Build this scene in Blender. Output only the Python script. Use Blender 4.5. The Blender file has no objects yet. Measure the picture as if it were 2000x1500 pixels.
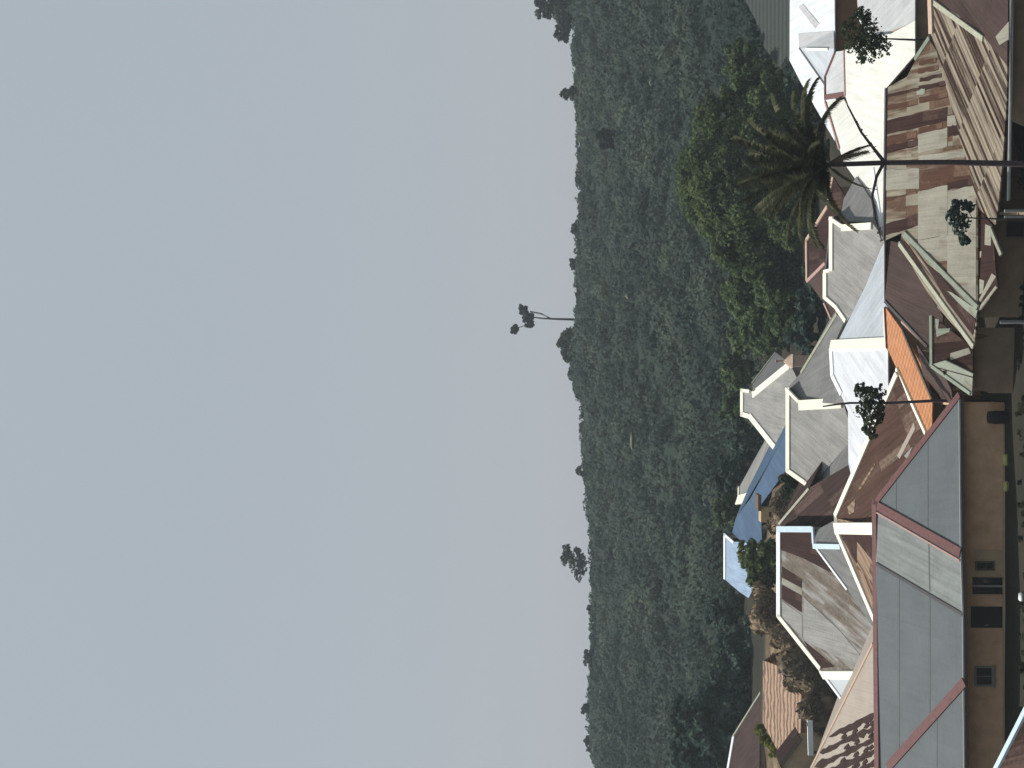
import bpy, bmesh, math, random
import numpy as np
from mathutils import Vector, Matrix
from mathutils.bvhtree import BVHTree

DEBUG = False
random.seed(7)
rng = np.random.default_rng(7)
SC = bpy.context.scene
COL = SC.collection

# ------------------------------------------------------------------ camera (photo was taken with the phone turned on its side)
F = 3000.0                      # focal length in photo pixels (photo 2000 x 1500)
HC = 27.0                       # eye height above the village ground
PITCH = math.radians(3.0)       # tilted a little upward
FW = Vector((0, math.cos(PITCH), math.sin(PITCH)))
UP = Vector((0, -math.sin(PITCH), math.cos(PITCH)))
RT = Vector((1, 0, 0))
CAM = Vector((0, 0, HC))
cd = bpy.data.cameras.new("camera"); cam = bpy.data.objects.new("camera", cd); COL.objects.link(cam)
cd.sensor_width = 36; cd.lens = 36 * F / 2000.0; cd.clip_start = 0.5; cd.clip_end = 6000
m = Matrix.Identity(4)
for i, v in enumerate((-UP, RT, -FW)):
    for r in range(3): m[r][i] = v[r]
m[0][3], m[1][3], m[2][3] = CAM
cam.matrix_world = m
SC.camera = cam

# ------------------------------------------------------------------ world, sun, exposure
SUNV = Vector((-0.52, 0.36, 0.95)).normalized()
SUN_EL = math.asin(SUNV.z); SUN_AZ = math.atan2(SUNV.x, SUNV.y)
W = bpy.data.worlds.new("World"); SC.world = W; W.use_nodes = True
nt = W.node_tree; bg = nt.nodes["Background"]
sky = nt.nodes.new("ShaderNodeTexSky"); sky.sky_type = 'NISHITA'; sky.sun_disc = False
sky.sun_elevation = SUN_EL; sky.sun_rotation = SUN_AZ; sky.air_density = 1.3; sky.dust_density = 3.0; sky.altitude = 1100
tc = nt.nodes.new("ShaderNodeTexCoord"); sx = nt.nodes.new("ShaderNodeSeparateXYZ")
rp = nt.nodes.new("ShaderNodeValToRGB")           # hazy overcast veil, paler near the horizon
nt.links.new(tc.outputs["Generated"], sx.inputs[0]); nt.links.new(sx.outputs["Z"], rp.inputs[0])
rp.color_ramp.elements[0].position = 0.0; rp.color_ramp.elements[0].color = (4.20, 4.50, 4.95, 1)
rp.color_ramp.elements[1].position = 0.42; rp.color_ramp.elements[1].color = (4.22, 4.78, 5.20, 1)
mx = nt.nodes.new("ShaderNodeMix"); mx.data_type = 'RGBA'; mx.inputs[0].default_value = 0.92
cn = nt.nodes.new("ShaderNodeTexNoise"); cn.inputs["Scale"].default_value = 3.2; cn.inputs["Detail"].default_value = 4; nt.links.new(tc.outputs["Generated"], cn.inputs["Vector"])
cr = nt.nodes.new("ShaderNodeMapRange"); cr.inputs[3].default_value = .98; cr.inputs[4].default_value = 1.02; nt.links.new(cn.outputs[0], cr.inputs[0])
sc_ = nt.nodes.new("ShaderNodeVectorMath"); sc_.operation = 'SCALE'; nt.links.new(rp.outputs[0], sc_.inputs[0]); nt.links.new(cr.outputs[0], sc_.inputs["Scale"])
nt.links.new(sky.outputs[0], mx.inputs[6]); nt.links.new(sc_.outputs[0], mx.inputs[7])
nt.links.new(mx.outputs[2], bg.inputs[0]); bg.inputs[1].default_value = 0.1
sd = bpy.data.lights.new("sun", 'SUN'); sun = bpy.data.objects.new("sun", sd); COL.objects.link(sun)
sd.energy = 4.7; sd.angle = math.radians(0.6); sd.color = (1.0, 0.95, 0.86)
sun.rotation_euler = (-SUNV).to_track_quat('-Z', 'Y').to_euler(); sun.location = (0, 0, 200)
SC.view_settings.view_transform = 'Standard'; SC.view_settings.look = 'None'
SC.view_settings.exposure = 0.0; SC.view_settings.gamma = 1.0
SC.cycles.max_bounces = 6; SC.cycles.volume_bounces = 0; SC.cycles.transparent_max_bounces = 6

# ------------------------------------------------------------------ projection helpers: photo pixel -> point on a plane at its real distance
def ray(x, y): return FW + UP * (-(x - 1000) / F) + RT * ((750 - y) / F)
def at(x, y, Y):
    d = ray(x, y); return CAM + d * (Y / d.y)
def atz(x, y, z):
    d = ray(x, y); return CAM + d * ((z - HC) / d.z)
def vtx(p):
    x, y, s = p
    return atz(x, y, s[1]) if isinstance(s, tuple) else at(x, y, s)
def sstep(a, b, x):
    t = max(0.0, min(1.0, (x - a) / (b - a))); return t * t * (3 - 2 * t)
def gz(X, Y):                                   # village ground
    z = 0.0
    z += 20.0 * sstep(70, 5, Y)                  # the slope the photographer stands on
    z += 0.022 * max(0.0, Y - 115)
    z += 4.6 * sstep(154, 180, Y) * sstep(-7, -13, X)     # earth bank behind the white trimmed house
    return z

# ------------------------------------------------------------------ material helpers
MATS = {}
class G:
    def __init__(s, name):
        s.m = bpy.data.materials.new(name); s.m.use_nodes = True; s.t = s.m.node_tree; s.t.nodes.clear()
        s.out = s.t.nodes.new("ShaderNodeOutputMaterial")
    def n(s, ty, **kw):
        o = s.t.nodes.new("ShaderNode" + ty)
        for k, v in kw.items(): setattr(o, k, v)
        return o
    def set(s, sock, v):
        if hasattr(v, "is_output") or isinstance(v, bpy.types.NodeSocket): s.t.links.new(v, sock)
        else:
            if isinstance(v, tuple) and len(v) == 4 and sock.type == 'VECTOR': v = v[:3]
            sock.default_value = v
    def math(s, op, a, b=0.0, clamp=False):
        o = s.n("Math", operation=op); o.use_clamp = clamp; s.set(o.inputs[0], a); s.set(o.inputs[1], b); return o.outputs[0]
    def mix(s, f, a, b, mode='MIX'):
        o = s.n("Mix", data_type='RGBA', blend_type=mode); s.set(o.inputs[0], f); s.set(o.inputs[6], a); s.set(o.inputs[7], b); return o.outputs[2]
    def noise(s, vec, scale, detail=3.0, rough=0.55):
        o = s.n("TexNoise"); s.set(o.inputs["Vector"], vec); o.inputs["Scale"].default_value = scale
        o.inputs["Detail"].default_value = detail; o.inputs["Roughness"].default_value = rough; return o.outputs[0]
    def ramp(s, f, a, b):
        o = s.n("MapRange"); s.set(o.inputs[0], f); o.inputs[1].default_value = a; o.inputs[2].default_value = b; o.clamp = True; return o.outputs[0]
    def xyz(s, x, y, z=0.0):
        o = s.n("CombineXYZ"); s.set(o.inputs[0], x); s.set(o.inputs[1], y); s.set(o.inputs[2], z); return o.outputs[0]
    def sep(s, v):
        o = s.n("SeparateXYZ"); s.set(o.inputs[0], v); return o.outputs
    def bsdf(s, col, rough=0.7, spec=0.25, bump=None, bstr=0.3, bdist=0.05):
        o = s.n("BsdfPrincipled"); s.set(o.inputs["Base Color"], col); s.set(o.inputs["Roughness"], rough)
        o.inputs["Specular IOR Level"].default_value = spec
        if bump is not None:
            b = s.n("Bump"); b.inputs["Strength"].default_value = bstr; b.inputs["Distance"].default_value = bdist
            s.t.links.new(bump, b.inputs["Height"]); s.t.links.new(b.outputs[0], o.inputs["Normal"])
        s.t.links.new(o.outputs[0], s.out.inputs[0]); return o
def c4(c): return (c[0], c[1], c[2], 1.0)

def sheet(name, base, rust=None, rust_amt=0.0, var=0.18, streak=0.25, lines=0.10, sw=0.76, sl=2.6, rough=0.55, base2=None, wl=0.24, su=2.4, sv=.22, spec=.025, dirt=.5):
    """corrugated iron: single sheets, ribs down the slope, streaks, optional rust"""
    g = G(name); uv = g.n("UVMap").outputs[0]; u, v, _ = g.sep(uv)
    br = g.n("TexBrick"); g.set(br.inputs["Vector"], g.xyz(v, u)); br.offset = 0.0
    br.inputs["Color1"].default_value = (0, 0, 0, 1); br.inputs["Color2"].default_value = (1, 1, 1, 1); br.inputs["Mortar"].default_value = (.5, .5, .5, 1)
    br.inputs["Scale"].default_value = 1.0; br.inputs["Mortar Size"].default_value = 0.018; br.inputs["Brick Width"].default_value = sl; br.inputs["Row Height"].default_value = sw
    rnd = g.sep(br.outputs["Color"])[0]; seam = br.outputs["Fac"]
    stn = g.noise(g.xyz(g.math('MULTIPLY', u, su), g.math('MULTIPLY', v, sv)), 1.0, 4.0)
    st2 = g.noise(g.xyz(g.math('MULTIPLY', u, su * 2.7), g.math('MULTIPLY', v, sv * 1.3)), 1.0, 3.0)
    big = g.noise(g.xyz(u, v), 0.35, 4.0)
    fine = g.noise(g.xyz(u, v), 2.6, 5.0, 0.75)
    rib = g.math('MULTIPLY', g.math('ADD', g.math('SINE', g.math('MULTIPLY', u, 2 * math.pi / wl)), 1.0), 0.5)
    col = c4(base)
    if base2 is not None: col = g.mix(g.ramp(g.math('ADD', g.math('MULTIPLY', rnd, .55), g.math('MULTIPLY', big, .6)), .45, .75), c4(base), c4(base2))
    if rust is not None:
        f = g.math('ADD', g.math('ADD', g.math('MULTIPLY', rnd, .42), g.math('MULTIPLY', stn, .75)), g.math('MULTIPLY', fine, .22))
        th = 1.02 - 0.75 * rust_amt
        rc = g.mix(g.ramp(fine, .3, .7), c4([k * 0.72 for k in rust]), c4([min(1, k * 1.35) for k in rust]))
        col = g.mix(g.ramp(f, th - .09, th + .09), col, rc)
    k = g.math('MULTIPLY', g.math('SUBTRACT', rnd, .5), var)
    k = g.math('ADD', k, g.math('MULTIPLY', g.math('SUBTRACT', g.math('ADD', g.math('MULTIPLY', stn, .55), g.math('MULTIPLY', st2, .45)), .5), -streak * 3.2))
    k = g.math('ADD', k, g.math('ADD', g.math('MULTIPLY', g.math('SUBTRACT', fine, .5), dirt), g.math('MULTIPLY', g.math('SUBTRACT', big, .5), dirt * 1.2)))
    k = g.math('ADD', k, g.math('MULTIPLY', g.math('SUBTRACT', rib, .5), lines))
    k = g.math('ADD', k, g.math('MULTIPLY', seam, -0.14))
    k = g.math('ADD', k, 1.0)
    cm = g.n("VectorMath", operation='SCALE'); g.set(cm.inputs[0], col); g.set(cm.inputs["Scale"], k)
    g.bsdf(cm.outputs[0], rough, spec, fine, 0.10, 0.03)
    MATS[name] = g.m; return g.m

def tile(name, c1, c2, wl=0.42, course=0.5, depth=0.45, wavy=0.0, rib_k=.5):
    g = G(name); uv = g.n("UVMap").outputs[0]; u, v, _ = g.sep(uv)
    ns = g.noise(g.xyz(u, v), 1.1, 4.0); fine = g.noise(g.xyz(u, v), 5.0, 4.0, .7)
    vv = g.math('ADD', v, g.math('MULTIPLY', g.math('SUBTRACT', g.noise(g.xyz(u, v), .55, 2.0), .5), wavy))
    rib = g.math('MULTIPLY', g.math('ADD', g.math('SINE', g.math('MULTIPLY', u, 2 * math.pi / wl)), 1.0), 0.5)
    cr = g.math('FRACT', g.math('DIVIDE', vv, course))
    col = g.mix(g.ramp(ns, .3, .7), c4(c1), c4(c2))
    k = g.math('ADD', g.math('MULTIPLY', rib, depth * rib_k), g.math('MULTIPLY', g.ramp(g.math('ABSOLUTE', g.math('SUBTRACT', cr, .5)), .12, .32), depth))
    k = g.math('ADD', k, g.math('ADD', g.math('MULTIPLY', fine, .3), .85 - depth * .75))
    cm = g.n("VectorMath", operation='SCALE'); g.set(cm.inputs[0], col); g.set(cm.inputs["Scale"], k)
    g.bsdf(cm.outputs[0], .8, .2, g.math('ADD', g.math('MULTIPLY', rib, rib_k), cr), .4, .05)
    MATS[name] = g.m; return g.m

def plain(name, c, var=0.15, scale=2.0, rough=.75, c2=None, spec=.2, bump=.0):
    g = G(name); o = g.n("TexCoord").outputs["Object"]; ns = g.noise(o, scale, 5.0, .65)
    a = c4([k * (1 - var) for k in c]); b = c4([min(1, k * (1 + var)) for k in c]) if c2 is None else c4(c2)
    g.bsdf(g.mix(g.ramp(ns, .3, .7), a, b), rough, spec, ns if bump else None, bump, .1)
    MATS[name] = g.m; return g.m

def foliage(name, dark, mid, light, trans=0.3, nscale=0.35, soft=.30, wi=.55):
    g = G(name); ge = g.n("NewGeometry"); isl = ge.outputs["Random Per Island"]
    ns = g.noise(ge.outputs["Position"], nscale, 3.0)
    f = g.math('ADD', g.math('MULTIPLY', isl, wi), g.math('MULTIPLY', g.ramp(ns, .3, .7), 1 - wi))
    col = g.mix(g.ramp(f, .15, .6), c4(dark), c4(mid)); col = g.mix(g.ramp(f, .6, .98), col, c4(light))
    d = g.n("BsdfDiffuse"); g.set(d.inputs[0], col); t = g.n("BsdfTranslucent"); g.set(t.inputs[0], col)
    vm = g.n("Mix", data_type='VECTOR'); vm.inputs[0].default_value = soft; g.set(vm.inputs[4], ge.outputs["Normal"]); vm.inputs[5].default_value = (0, 0, 1)
    nm = g.n("VectorMath", operation='NORMALIZE'); g.set(nm.inputs[0], vm.outputs[1]); g.set(d.inputs["Normal"], nm.outputs[0])
    ms = g.n("MixShader"); ms.inputs[0].default_value = trans
    g.t.links.new(d.outputs[0], ms.inputs[1]); g.t.links.new(t.outputs[0], ms.inputs[2]); g.t.links.new(ms.outputs[0], g.out.inputs[0])
    MATS[name] = g.m; return g.m

RUST = (.125, .062, .048)
M_WHITE = sheet("white_sheet", (.735, .765, .80), var=.12, streak=.26, lines=.02, sw=1.0, su=1.6, dirt=.15)
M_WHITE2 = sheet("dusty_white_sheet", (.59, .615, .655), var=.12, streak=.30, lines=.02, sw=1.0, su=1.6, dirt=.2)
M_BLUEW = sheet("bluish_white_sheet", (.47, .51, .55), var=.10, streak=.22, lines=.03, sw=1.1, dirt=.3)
M_CREAM = sheet("cream_sheet", (.70, .70, .655), var=.06, streak=.20, lines=.02, su=1.6, dirt=.15)
M_GREYW = sheet("pale_grey_sheet", (.50, .51, .52), var=.10, streak=.22, lines=.03, dirt=.3)
M_GREY = sheet("grey_sheet", (.310, .303, .290), var=.08, streak=.42, lines=.04, base2=(.27, .265, .255), sw=.9, sl=5)
M_GREYD = sheet("dull_grey_sheet", (.190, .190, .187), var=.10, streak=.34, lines=.04, sl=5)  # darker grey; also paints shade on right-facing slopes of grey roofs
M_SLATE = sheet("smooth_grey_sheet", (.134, .150, .157), var=.03, streak=.10, lines=.0, sw=9.0, sl=3.2, dirt=.30)
M_SLATEL = sheet("light_streaked_sheet", (.225, .241, .236), var=.08, streak=.42, lines=.02, sw=.8, sl=4, su=1.6, sv=.14)  # paler tone stands in for sun on a left-turned slope
M_MAROON = sheet("maroon_sheet", (.072, .049, .044), var=.10, streak=.45, lines=.08, sl=3.2)
M_BROWN = sheet("brown_rust_sheet", (.078, .043, .032), rust=(.150, .105, .082), rust_amt=.30, var=.10, streak=.6, lines=.08, su=3.0, sv=.15, sl=5)
M_MRUST = sheet("dark_rust_sheet", (.036, .019, .016), rust=(.080, .050, .041), rust_amt=.26, var=.10, streak=.6, lines=.20, wl=.5, su=3.0, sv=.12, sl=6)
M_PATCH = sheet("weathered_pale_sheet", (.245, .220, .170), rust=(.110, .068, .046), rust_amt=.42, var=.10, streak=.35, lines=.03)
M_PALE = sheet("new_pale_sheet", (.285, .272, .225), rust=(.17, .12, .09), rust_amt=.10, var=.06, streak=.28, lines=.02)
M_PALEG = sheet("greenish_pale_sheet", (.260, .280, .230), rust=(.15, .11, .08), rust_amt=.12, var=.08, streak=.3, lines=.03)
M_RUST = sheet("rust_sheet", (.080, .042, .030), rust=(.140, .084, .058), rust_amt=.30, var=.08, streak=.45, lines=.04)
M_RUSTD = sheet("deep_rust_sheet", (.042, .023, .020), rust=(.085, .052, .042), rust_amt=.20, var=.12, streak=.6, lines=.04)
M_STRIPE = sheet("striped_rust_sheet", (.262, .222, .172), rust=(.036, .021, .016), rust_amt=.40, var=.08, streak=.35, lines=.30, wl=.42, sw=.27, sl=4.5, su=3.2, sv=.14)
M_BEIGE = sheet("beige_sheet", (.37, .32, .275), var=.04, streak=.12, lines=.02, dirt=.2)
M_BEIGER = sheet("tan_rust_sheet", (.28, .20, .140), rust=(.10, .058, .040), rust_amt=.36, var=.10, streak=.4, lines=.14, wl=.55, su=3.0, sv=.14)
M_R2 = sheet("grey_brown_sheet", (.255, .242, .225), rust=(.155, .128, .105), rust_amt=.44, var=.12, streak=.42, lines=.02, base2=(.30, .305, .30), sl=3.6, su=2.0)
M_BLUE = sheet("blue_sheet", (.072, .118, .190), var=.10, streak=.25, lines=.02)
M_LBLUE = sheet("pale_blue_sheet", (.30, .39, .52), var=.14, streak=.3, lines=.04)
M_ORANGE = tile("orange_tile", (.36, .150, .070), (.47, .220, .105), .55, .42, .32)
M_CLAY = tile("old_clay_tile", (.36, .25, .175), (.30, .185, .130), .45, .86, .80, 1.5, rib_k=0.0)
M_DTILE = tile("dark_green_tile", (.040, .050, .046), (.052, .060, .054), .5, 1.3, .5, .3, rib_k=.1)
M_TCREAM = plain("cream_trim", (.86, .83, .70), .05)
M_TWHITE = plain("white_trim", (.86, .89, .90), .05)
M_TBLUE = plain("pale_blue_trim", (.55, .68, .76), .06)
M_TTAN = plain("tan_trim", (.48, .36, .28), .1)
M_TMAR = plain("maroon_cap", (.150, .072, .070), .18, 3)
M_TPINK = plain("faded_pink_cap", (.42, .27, .24), .15, 3)
M_TGREEN = plain("faded_green_cap", (.235, .270, .215), .18, 2)
M_TPALE = plain("weathered_cap", (.36, .36, .28), .2, 3)
M_SLATELAP = plain("lap_strip", (.112, .124, .128), .15)
M_TDARK = plain("dark_valley", (.075, .070, .075), .1)
M_FASC = plain("brown_fascia", (.085, .062, .052), .15)
M_FLIGHT = plain("pale_eave_edge", (.36, .38, .38), .1)
M_WALLB = plain("brown_plaster", (.62, .40, .245), .16, 1.2, .9, bump=.15)
M_WALLT = plain("tan_plaster", (.47, .35, .22), .12, 1.2, .9)
M_WALLD = plain("dark_mud_wall", (.27, .190, .130), .2, .9, .9)
M_WALLO = plain("orange_brown_wall", (.25, .13, .075), .12, 1.0, .9)
M_WALLG = plain("grey_plaster", (.30, .27, .24), .15, .9, .9)
M_GLASS = plain("dark_glass", (.012, .014, .018), .1, 2, .15, spec=.5)
M_DARK = plain("dark_interior", (.015, .014, .014), .1)
M_FRAME = plain("grey_window_frame", (.22, .235, .21), .1)
M_WOOD = plain("weathered_wood", (.12, .088, .062), .2, 3)
M_METALG = plain("galvanised_metal", (.30, .31, .30), .15, 3, .5)
M_BARK = plain("dark_bark", (.045, .036, .034), .3, 4, .9)
M_BARKP = plain("purplish_bark", (.075, .058, .066), .25, 4, .9)
M_LIME = plain("lime_plastic", (.42, .44, .16), .1)
M_EARTH = plain("tan_earth", (.33, .24, .155), .2, .9, .95, c2=(.12, .085, .056), bump=.4)
M_THATCH = plain("dry_brush", (.075, .062, .046), .3, .9, .95, c2=(.22, .175, .115), bump=.6)
M_F_BIG = foliage("mango_foliage", (0.040, 0.060, 0.031), (0.092, 0.130, 0.060), (0.180, 0.213, 0.085), .4, .3, .35)
M_F_OLIVE = foliage("olive_foliage", (0.043, 0.068, 0.035), (0.098, 0.143, 0.070), (0.206, 0.260, 0.120), .4, .3, .35)
M_F_DARK = foliage("dark_foliage", (0.030, 0.049, 0.045), (0.057, 0.090, 0.075), (0.128, 0.177, 0.120), .3)
M_F_FEATHER = foliage("feathery_foliage", (0.044, 0.050, 0.033), (0.086, 0.092, 0.054), (0.221, 0.203, 0.128), .25, .8)
M_F_NEAR = foliage("near_foliage", (.022, .032, .018), (.045, .062, .032), (.10, .125, .055), .3)
M_F_BUSH = foliage("bush_foliage", (0.036, 0.055, 0.024), (0.086, 0.120, 0.050), (0.150, 0.192, 0.072))
M_F_LIME = foliage("yellow_green_foliage", (.075, .085, .016), (.150, .160, .028), (.24, .24, .05))
M_F_RIDGE = foliage("ridge_foliage", (0.045, 0.054, 0.048), (0.068, 0.083, 0.068), (0.120, 0.135, 0.105), .2)
M_F_HILL = foliage("hillside_scrub", (.024, .040, .038), (.056, .078, .065), (.094, .120, .088), .3, .07, .74, .16)
M_F_GRASS = foliage("dry_grass", (.018, .022, .014), (.030, .032, .019), (.055, .052, .03))

# ------------------------------------------------------------------ object helpers
def empty(name, loc, label, cat, group=None):
    o = bpy.data.objects.new(name, None); COL.objects.link(o); o.location = loc
    o.empty_display_size = .3
    o["label"] = label; o["category"] = cat
    if group: o["group"] = group
    return o
def link_mesh(name, me, parent=None):
    o = bpy.data.objects.new(name, me); COL.objects.link(o)
    if parent is not None:
        o.parent = parent
        o.matrix_parent_inverse = Matrix.Translation(-Vector(parent_world(parent)))
    return o
def parent_world(p):
    v = Vector(p.location); q = p.parent
    if q is not None: v = v + q.location if q.type == 'EMPTY' else v
    return v if p.type == 'EMPTY' else Vector((0, 0, 0))
def bm_obj(name, bm, mats, parent=None, smooth=False):
    me = bpy.data.meshes.new(name); bm.to_mesh(me); bm.free()
    for mm in (mats if isinstance(mats, (list, tuple)) else [mats]): me.materials.append(mm)
    if smooth:
        for p in me.polygons: p.use_smooth = True
    return link_mesh(name, me, parent)
def add_box(bm, o, ex, ey, ez):
    """box from corner o with edge vectors"""
    vs = [bm.verts.new(o + ex * a + ey * b + ez * c) for c in (0, 1) for b in (0, 1) for a in (0, 1)]
    for f in ((0, 2, 3, 1), (4, 5, 7, 6), (0, 1, 5, 4), (2, 6, 7, 3), (0, 4, 6, 2), (1, 3, 7, 5)): bm.faces.new([vs[i] for i in f])
def add_tube(bm, pts, rad, seg=8):
    rings = []
    for i, p in enumerate(pts):
        d = (pts[min(i + 1, len(pts) - 1)] - pts[max(i - 1, 0)]).normalized()
        a = d.orthogonal().normalized(); b = d.cross(a)
        rings.append([bm.verts.new(p + (a * math.cos(2 * math.pi * k / seg) + b * math.sin(2 * math.pi * k / seg)) * rad[i]) for k in range(seg)])
    for i in range(len(rings) - 1):
        # align ring to the next one
        r0, r1 = rings[i], rings[i + 1]
        k0 = min(range(seg), key=lambda k: (r1[k].co - r0[0].co).length_squared)
        ok = [(r1[(k0 + s) % seg]) for s in range(seg)]
        if (ok[1].co - r0[1].co).length > (ok[-1].co - r0[1].co).length: ok = [r1[(k0 - s) % seg] for s in range(seg)]
        rings[i + 1] = ok
        for k in range(seg): bm.faces.new((r0[k], r0[(k + 1) % seg], ok[(k + 1) % seg], ok[k]))
    bm.faces.new(rings[0]); bm.faces.new(rings[-1])
def recalc(bm): bmesh.ops.recalc_face_normals(bm, faces=bm.faces)

def hull2(P):
    P = sorted(set((round(p[0], 3), round(p[1], 3)) for p in P))
    def half(ps):
        h = []
        for p in ps:
            while len(h) > 1 and (h[-1][0] - h[-2][0]) * (p[1] - h[-2][1]) - (h[-1][1] - h[-2][1]) * (p[0] - h[-2][0]) <= 0: h.pop()
            h.append(p)
        return h
    a = half(P); b = half(P[::-1]); return a[:-1] + b[:-1]

class House:
    def __init__(s, name, label, cat="house", group=None):
        s.name, s.label, s.cat, s.group = name, label, cat, group
        s.faces = []; s.mats = []; s.trims = {}; s.tc = 0; s.wallmat = M_WALLG; s.foot = None; s.root = None
    def mi(s, m):
        if m not in s.mats: s.mats.append(m)
        return s.mats.index(m)
    def plane(s, a, b, c):
        a, b, c = vtx(a), vtx(b), vtx(c); n = (b - a).cross(c - a).normalized()
        if n.z < 0: n = -n
        return (a, n)
    def hit(s, pl, x, y, lift=0.0):
        a, n = pl; d = ray(x, y); t = (a + n * lift - CAM).dot(n) / d.dot(n); return CAM + d * t
    def face(s, pl, poly, mat, lift=0.0, dirpx=None, wall=True):
        pts = [s.hit(pl, x, y, lift) for x, y in poly]
        return s.face3(pts, mat, pl[1], (s.hit(pl, *dirpx[1]) - s.hit(pl, *dirpx[0])) if dirpx else None, wall and lift == 0, pl)
    def face3(s, pts, mat, n=None, dv=None, wall=True, pl=None):
        if n is None:
            n = (pts[1] - pts[0]).cross(pts[2] - pts[0]).normalized()
            if n.z < 0: n = -n
        if dv is None: dv = Vector((0, 0, 1)) - n * n.z
        if dv.length < 1e-4: dv = Vector((0, 1, 0))
        dv = (dv - n * dv.dot(n)).normalized(); du = dv.cross(n)
        f = dict(p=pts, n=n, dv=dv, du=du, m=s.mi(mat), wall=wall, pl=pl, c=sum(pts, Vector()) / len(pts))
        s.faces.append(f)
        if DEBUG and wall:
            zs = [p.z for p in pts]; ys = [p.y for p in pts]
            print("FACE %-28s slope %4.1f z %5.1f..%5.1f Y %5.1f..%5.1f" % (s.label[:28], math.degrees(math.acos(min(1, n.z))), min(zs), max(zs), min(ys), max(ys)))
        return f
    def back(s, p, q, d, drop, mat):
        """hidden far slope behind a ridge p-q"""
        e = (q - p); e.z = 0; e.normalize(); nh = Vector((-e.y, e.x, 0))
        if nh.y < 0: nh = -nh
        w = nh * d - Vector((0, 0, drop)); return s.face3([p, q, q + w, p + w], mat)
    def trim(s, f, i, j, w, mat, part="roof_trim", t=.10, lift=.035, inset=0.0):
        p, q = f['p'][i], f['p'][j]; s.strip(p, q, f['n'], f['c'], w, mat, part, t, lift, inset)
    def strip(s, p, q, n, c, w, mat, part="roof_trim", t=.10, lift=.035, inset=0.0):
        e = (q - p).normalized(); side = n.cross(e)
        if side.dot(c - (p + q) * .5) < 0: side = -side
        s.tc += 1; bm = s.trims[(part, mat.name, s.tc)] = bmesh.new()
        add_box(bm, p + n * (lift - t * .35) - side * .06 + side * inset, q - p, side * w, n * t)
    def line(s, f, a, b, w, mat, part="roof_trim", t=.09, lift=.03):
        p, q = s.hit(f['pl'], *a), s.hit(f['pl'], *b); n = f['n']; e = (q - p).normalized(); side = n.cross(e)
        s.tc += 1; bm = s.trims[(part, mat.name, s.tc)] = bmesh.new()
        add_box(bm, p + n * (lift - t * .35) - side * w * .5, q - p, side * w, n * t)
    def build(s, walls=True, thick=.10, shrink=.7):
        allp = [p for f in s.faces if f['wall'] for p in f['p']]
        cx = sum(p.x for p in allp) / len(allp); cy = sum(p.y for p in allp) / len(allp)
        s.root = empty(s.name, (cx, cy, gz(cx, cy)), s.label, s.cat, s.group)
        bm = bmesh.new(); uvl = bm.loops.layers.uv.new("UVMap"); tri = []; tv = []
        for f in s.faces:
            vs = [bm.verts.new(p) for p in f['p']]
            try: bf = bm.faces.new(vs)
            except ValueError: continue
            bf.normal_update()
            if bf.normal.dot(f['n']) < 0: bf.normal_flip()
            bf.material_index = f['m']
            o = f['c']
            for l in bf.loops: l[uvl].uv = ((l.vert.co - o).dot(f['du']) + 50.3, (l.vert.co - o).dot(f['dv']) + 50.1)
            if f['wall']:
                b = len(tv); tv += [p for p in f['p']]; tri.append([b + k for k in range(len(f['p']))])
        bvh = BVHTree.FromPolygons(tv, tri)
        ro = bm_obj("roof", bm, s.mats, s.root)
        so = ro.modifiers.new("thickness", 'SOLIDIFY'); so.thickness = thick; so.offset = -1
        for (part, _, _k), tb in s.trims.items():
            recalc(tb); bm_obj(part, tb, MATS[_], s.root)
        if walls:
            foots = s.foot
            if foots is None:
                h = hull2([(p.x, p.y) for p in allp]); hx = sum(p[0] for p in h) / len(h); hy = sum(p[1] for p in h) / len(h)
                h2 = []
                for x, y in h:
                    d = math.hypot(x - hx, y - hy); k = max(.2, 1 - shrink / max(d, .01)); h2.append((hx + (x - hx) * k, hy + (y - hy) * k))
                foots = [h2]
            zmin = min(p.z for p in allp)
            bm = bmesh.new()
            for ft in foots:
                tops = []; bots = []
                for i in range(len(ft)):
                    a, b = Vector((*ft[i], 0)), Vector((*ft[(i + 1) % len(ft)], 0)); n = max(2, int((b - a).length / .5))
                    for k in range(n):
                        q = a.lerp(b, k / n); g0 = gz(q.x, q.y) - .6
                        hitp = bvh.ray_cast(Vector((q.x, q.y, g0)), Vector((0, 0, 1)))[0]
                        zt = (hitp.z - thick - .03) if hitp is not None else max(g0 + .3, zmin - .2)
                        tops.append(bm.verts.new((q.x, q.y, max(zt, g0 + .3)))); bots.append(bm.verts.new((q.x, q.y, g0)))
                for i in range(len(tops)):
                    j = (i + 1) % len(tops); bm.faces.new((bots[i], bots[j], tops[j], tops[i]))
            recalc(bm); wo = bm_obj("wall", bm, s.wallmat, s.root)
            sm = wo.modifiers.new("thickness", 'SOLIDIFY'); sm.thickness = .2; sm.offset = -1
        return s.root

# ------------------------------------------------------------------ setting: ground, hillside
def grid_obj(name, xs, ys, zf, mat, smooth=True):
    V = [(x, y, zf(x, y)) for y in ys for x in xs]; nx = len(xs)
    Fc = [(j * nx + i, j * nx + i + 1, (j + 1) * nx + i + 1, (j + 1) * nx + i) for j in range(len(ys) - 1) for i in range(nx - 1)]
    me = bpy.data.meshes.new(name); me.from_pydata(V, [], Fc); me.materials.append(mat)
    if smooth:
        for p in me.polygons: p.use_smooth = True
    o = link_mesh(name, me); o["kind"] = "structure"; return o

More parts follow.
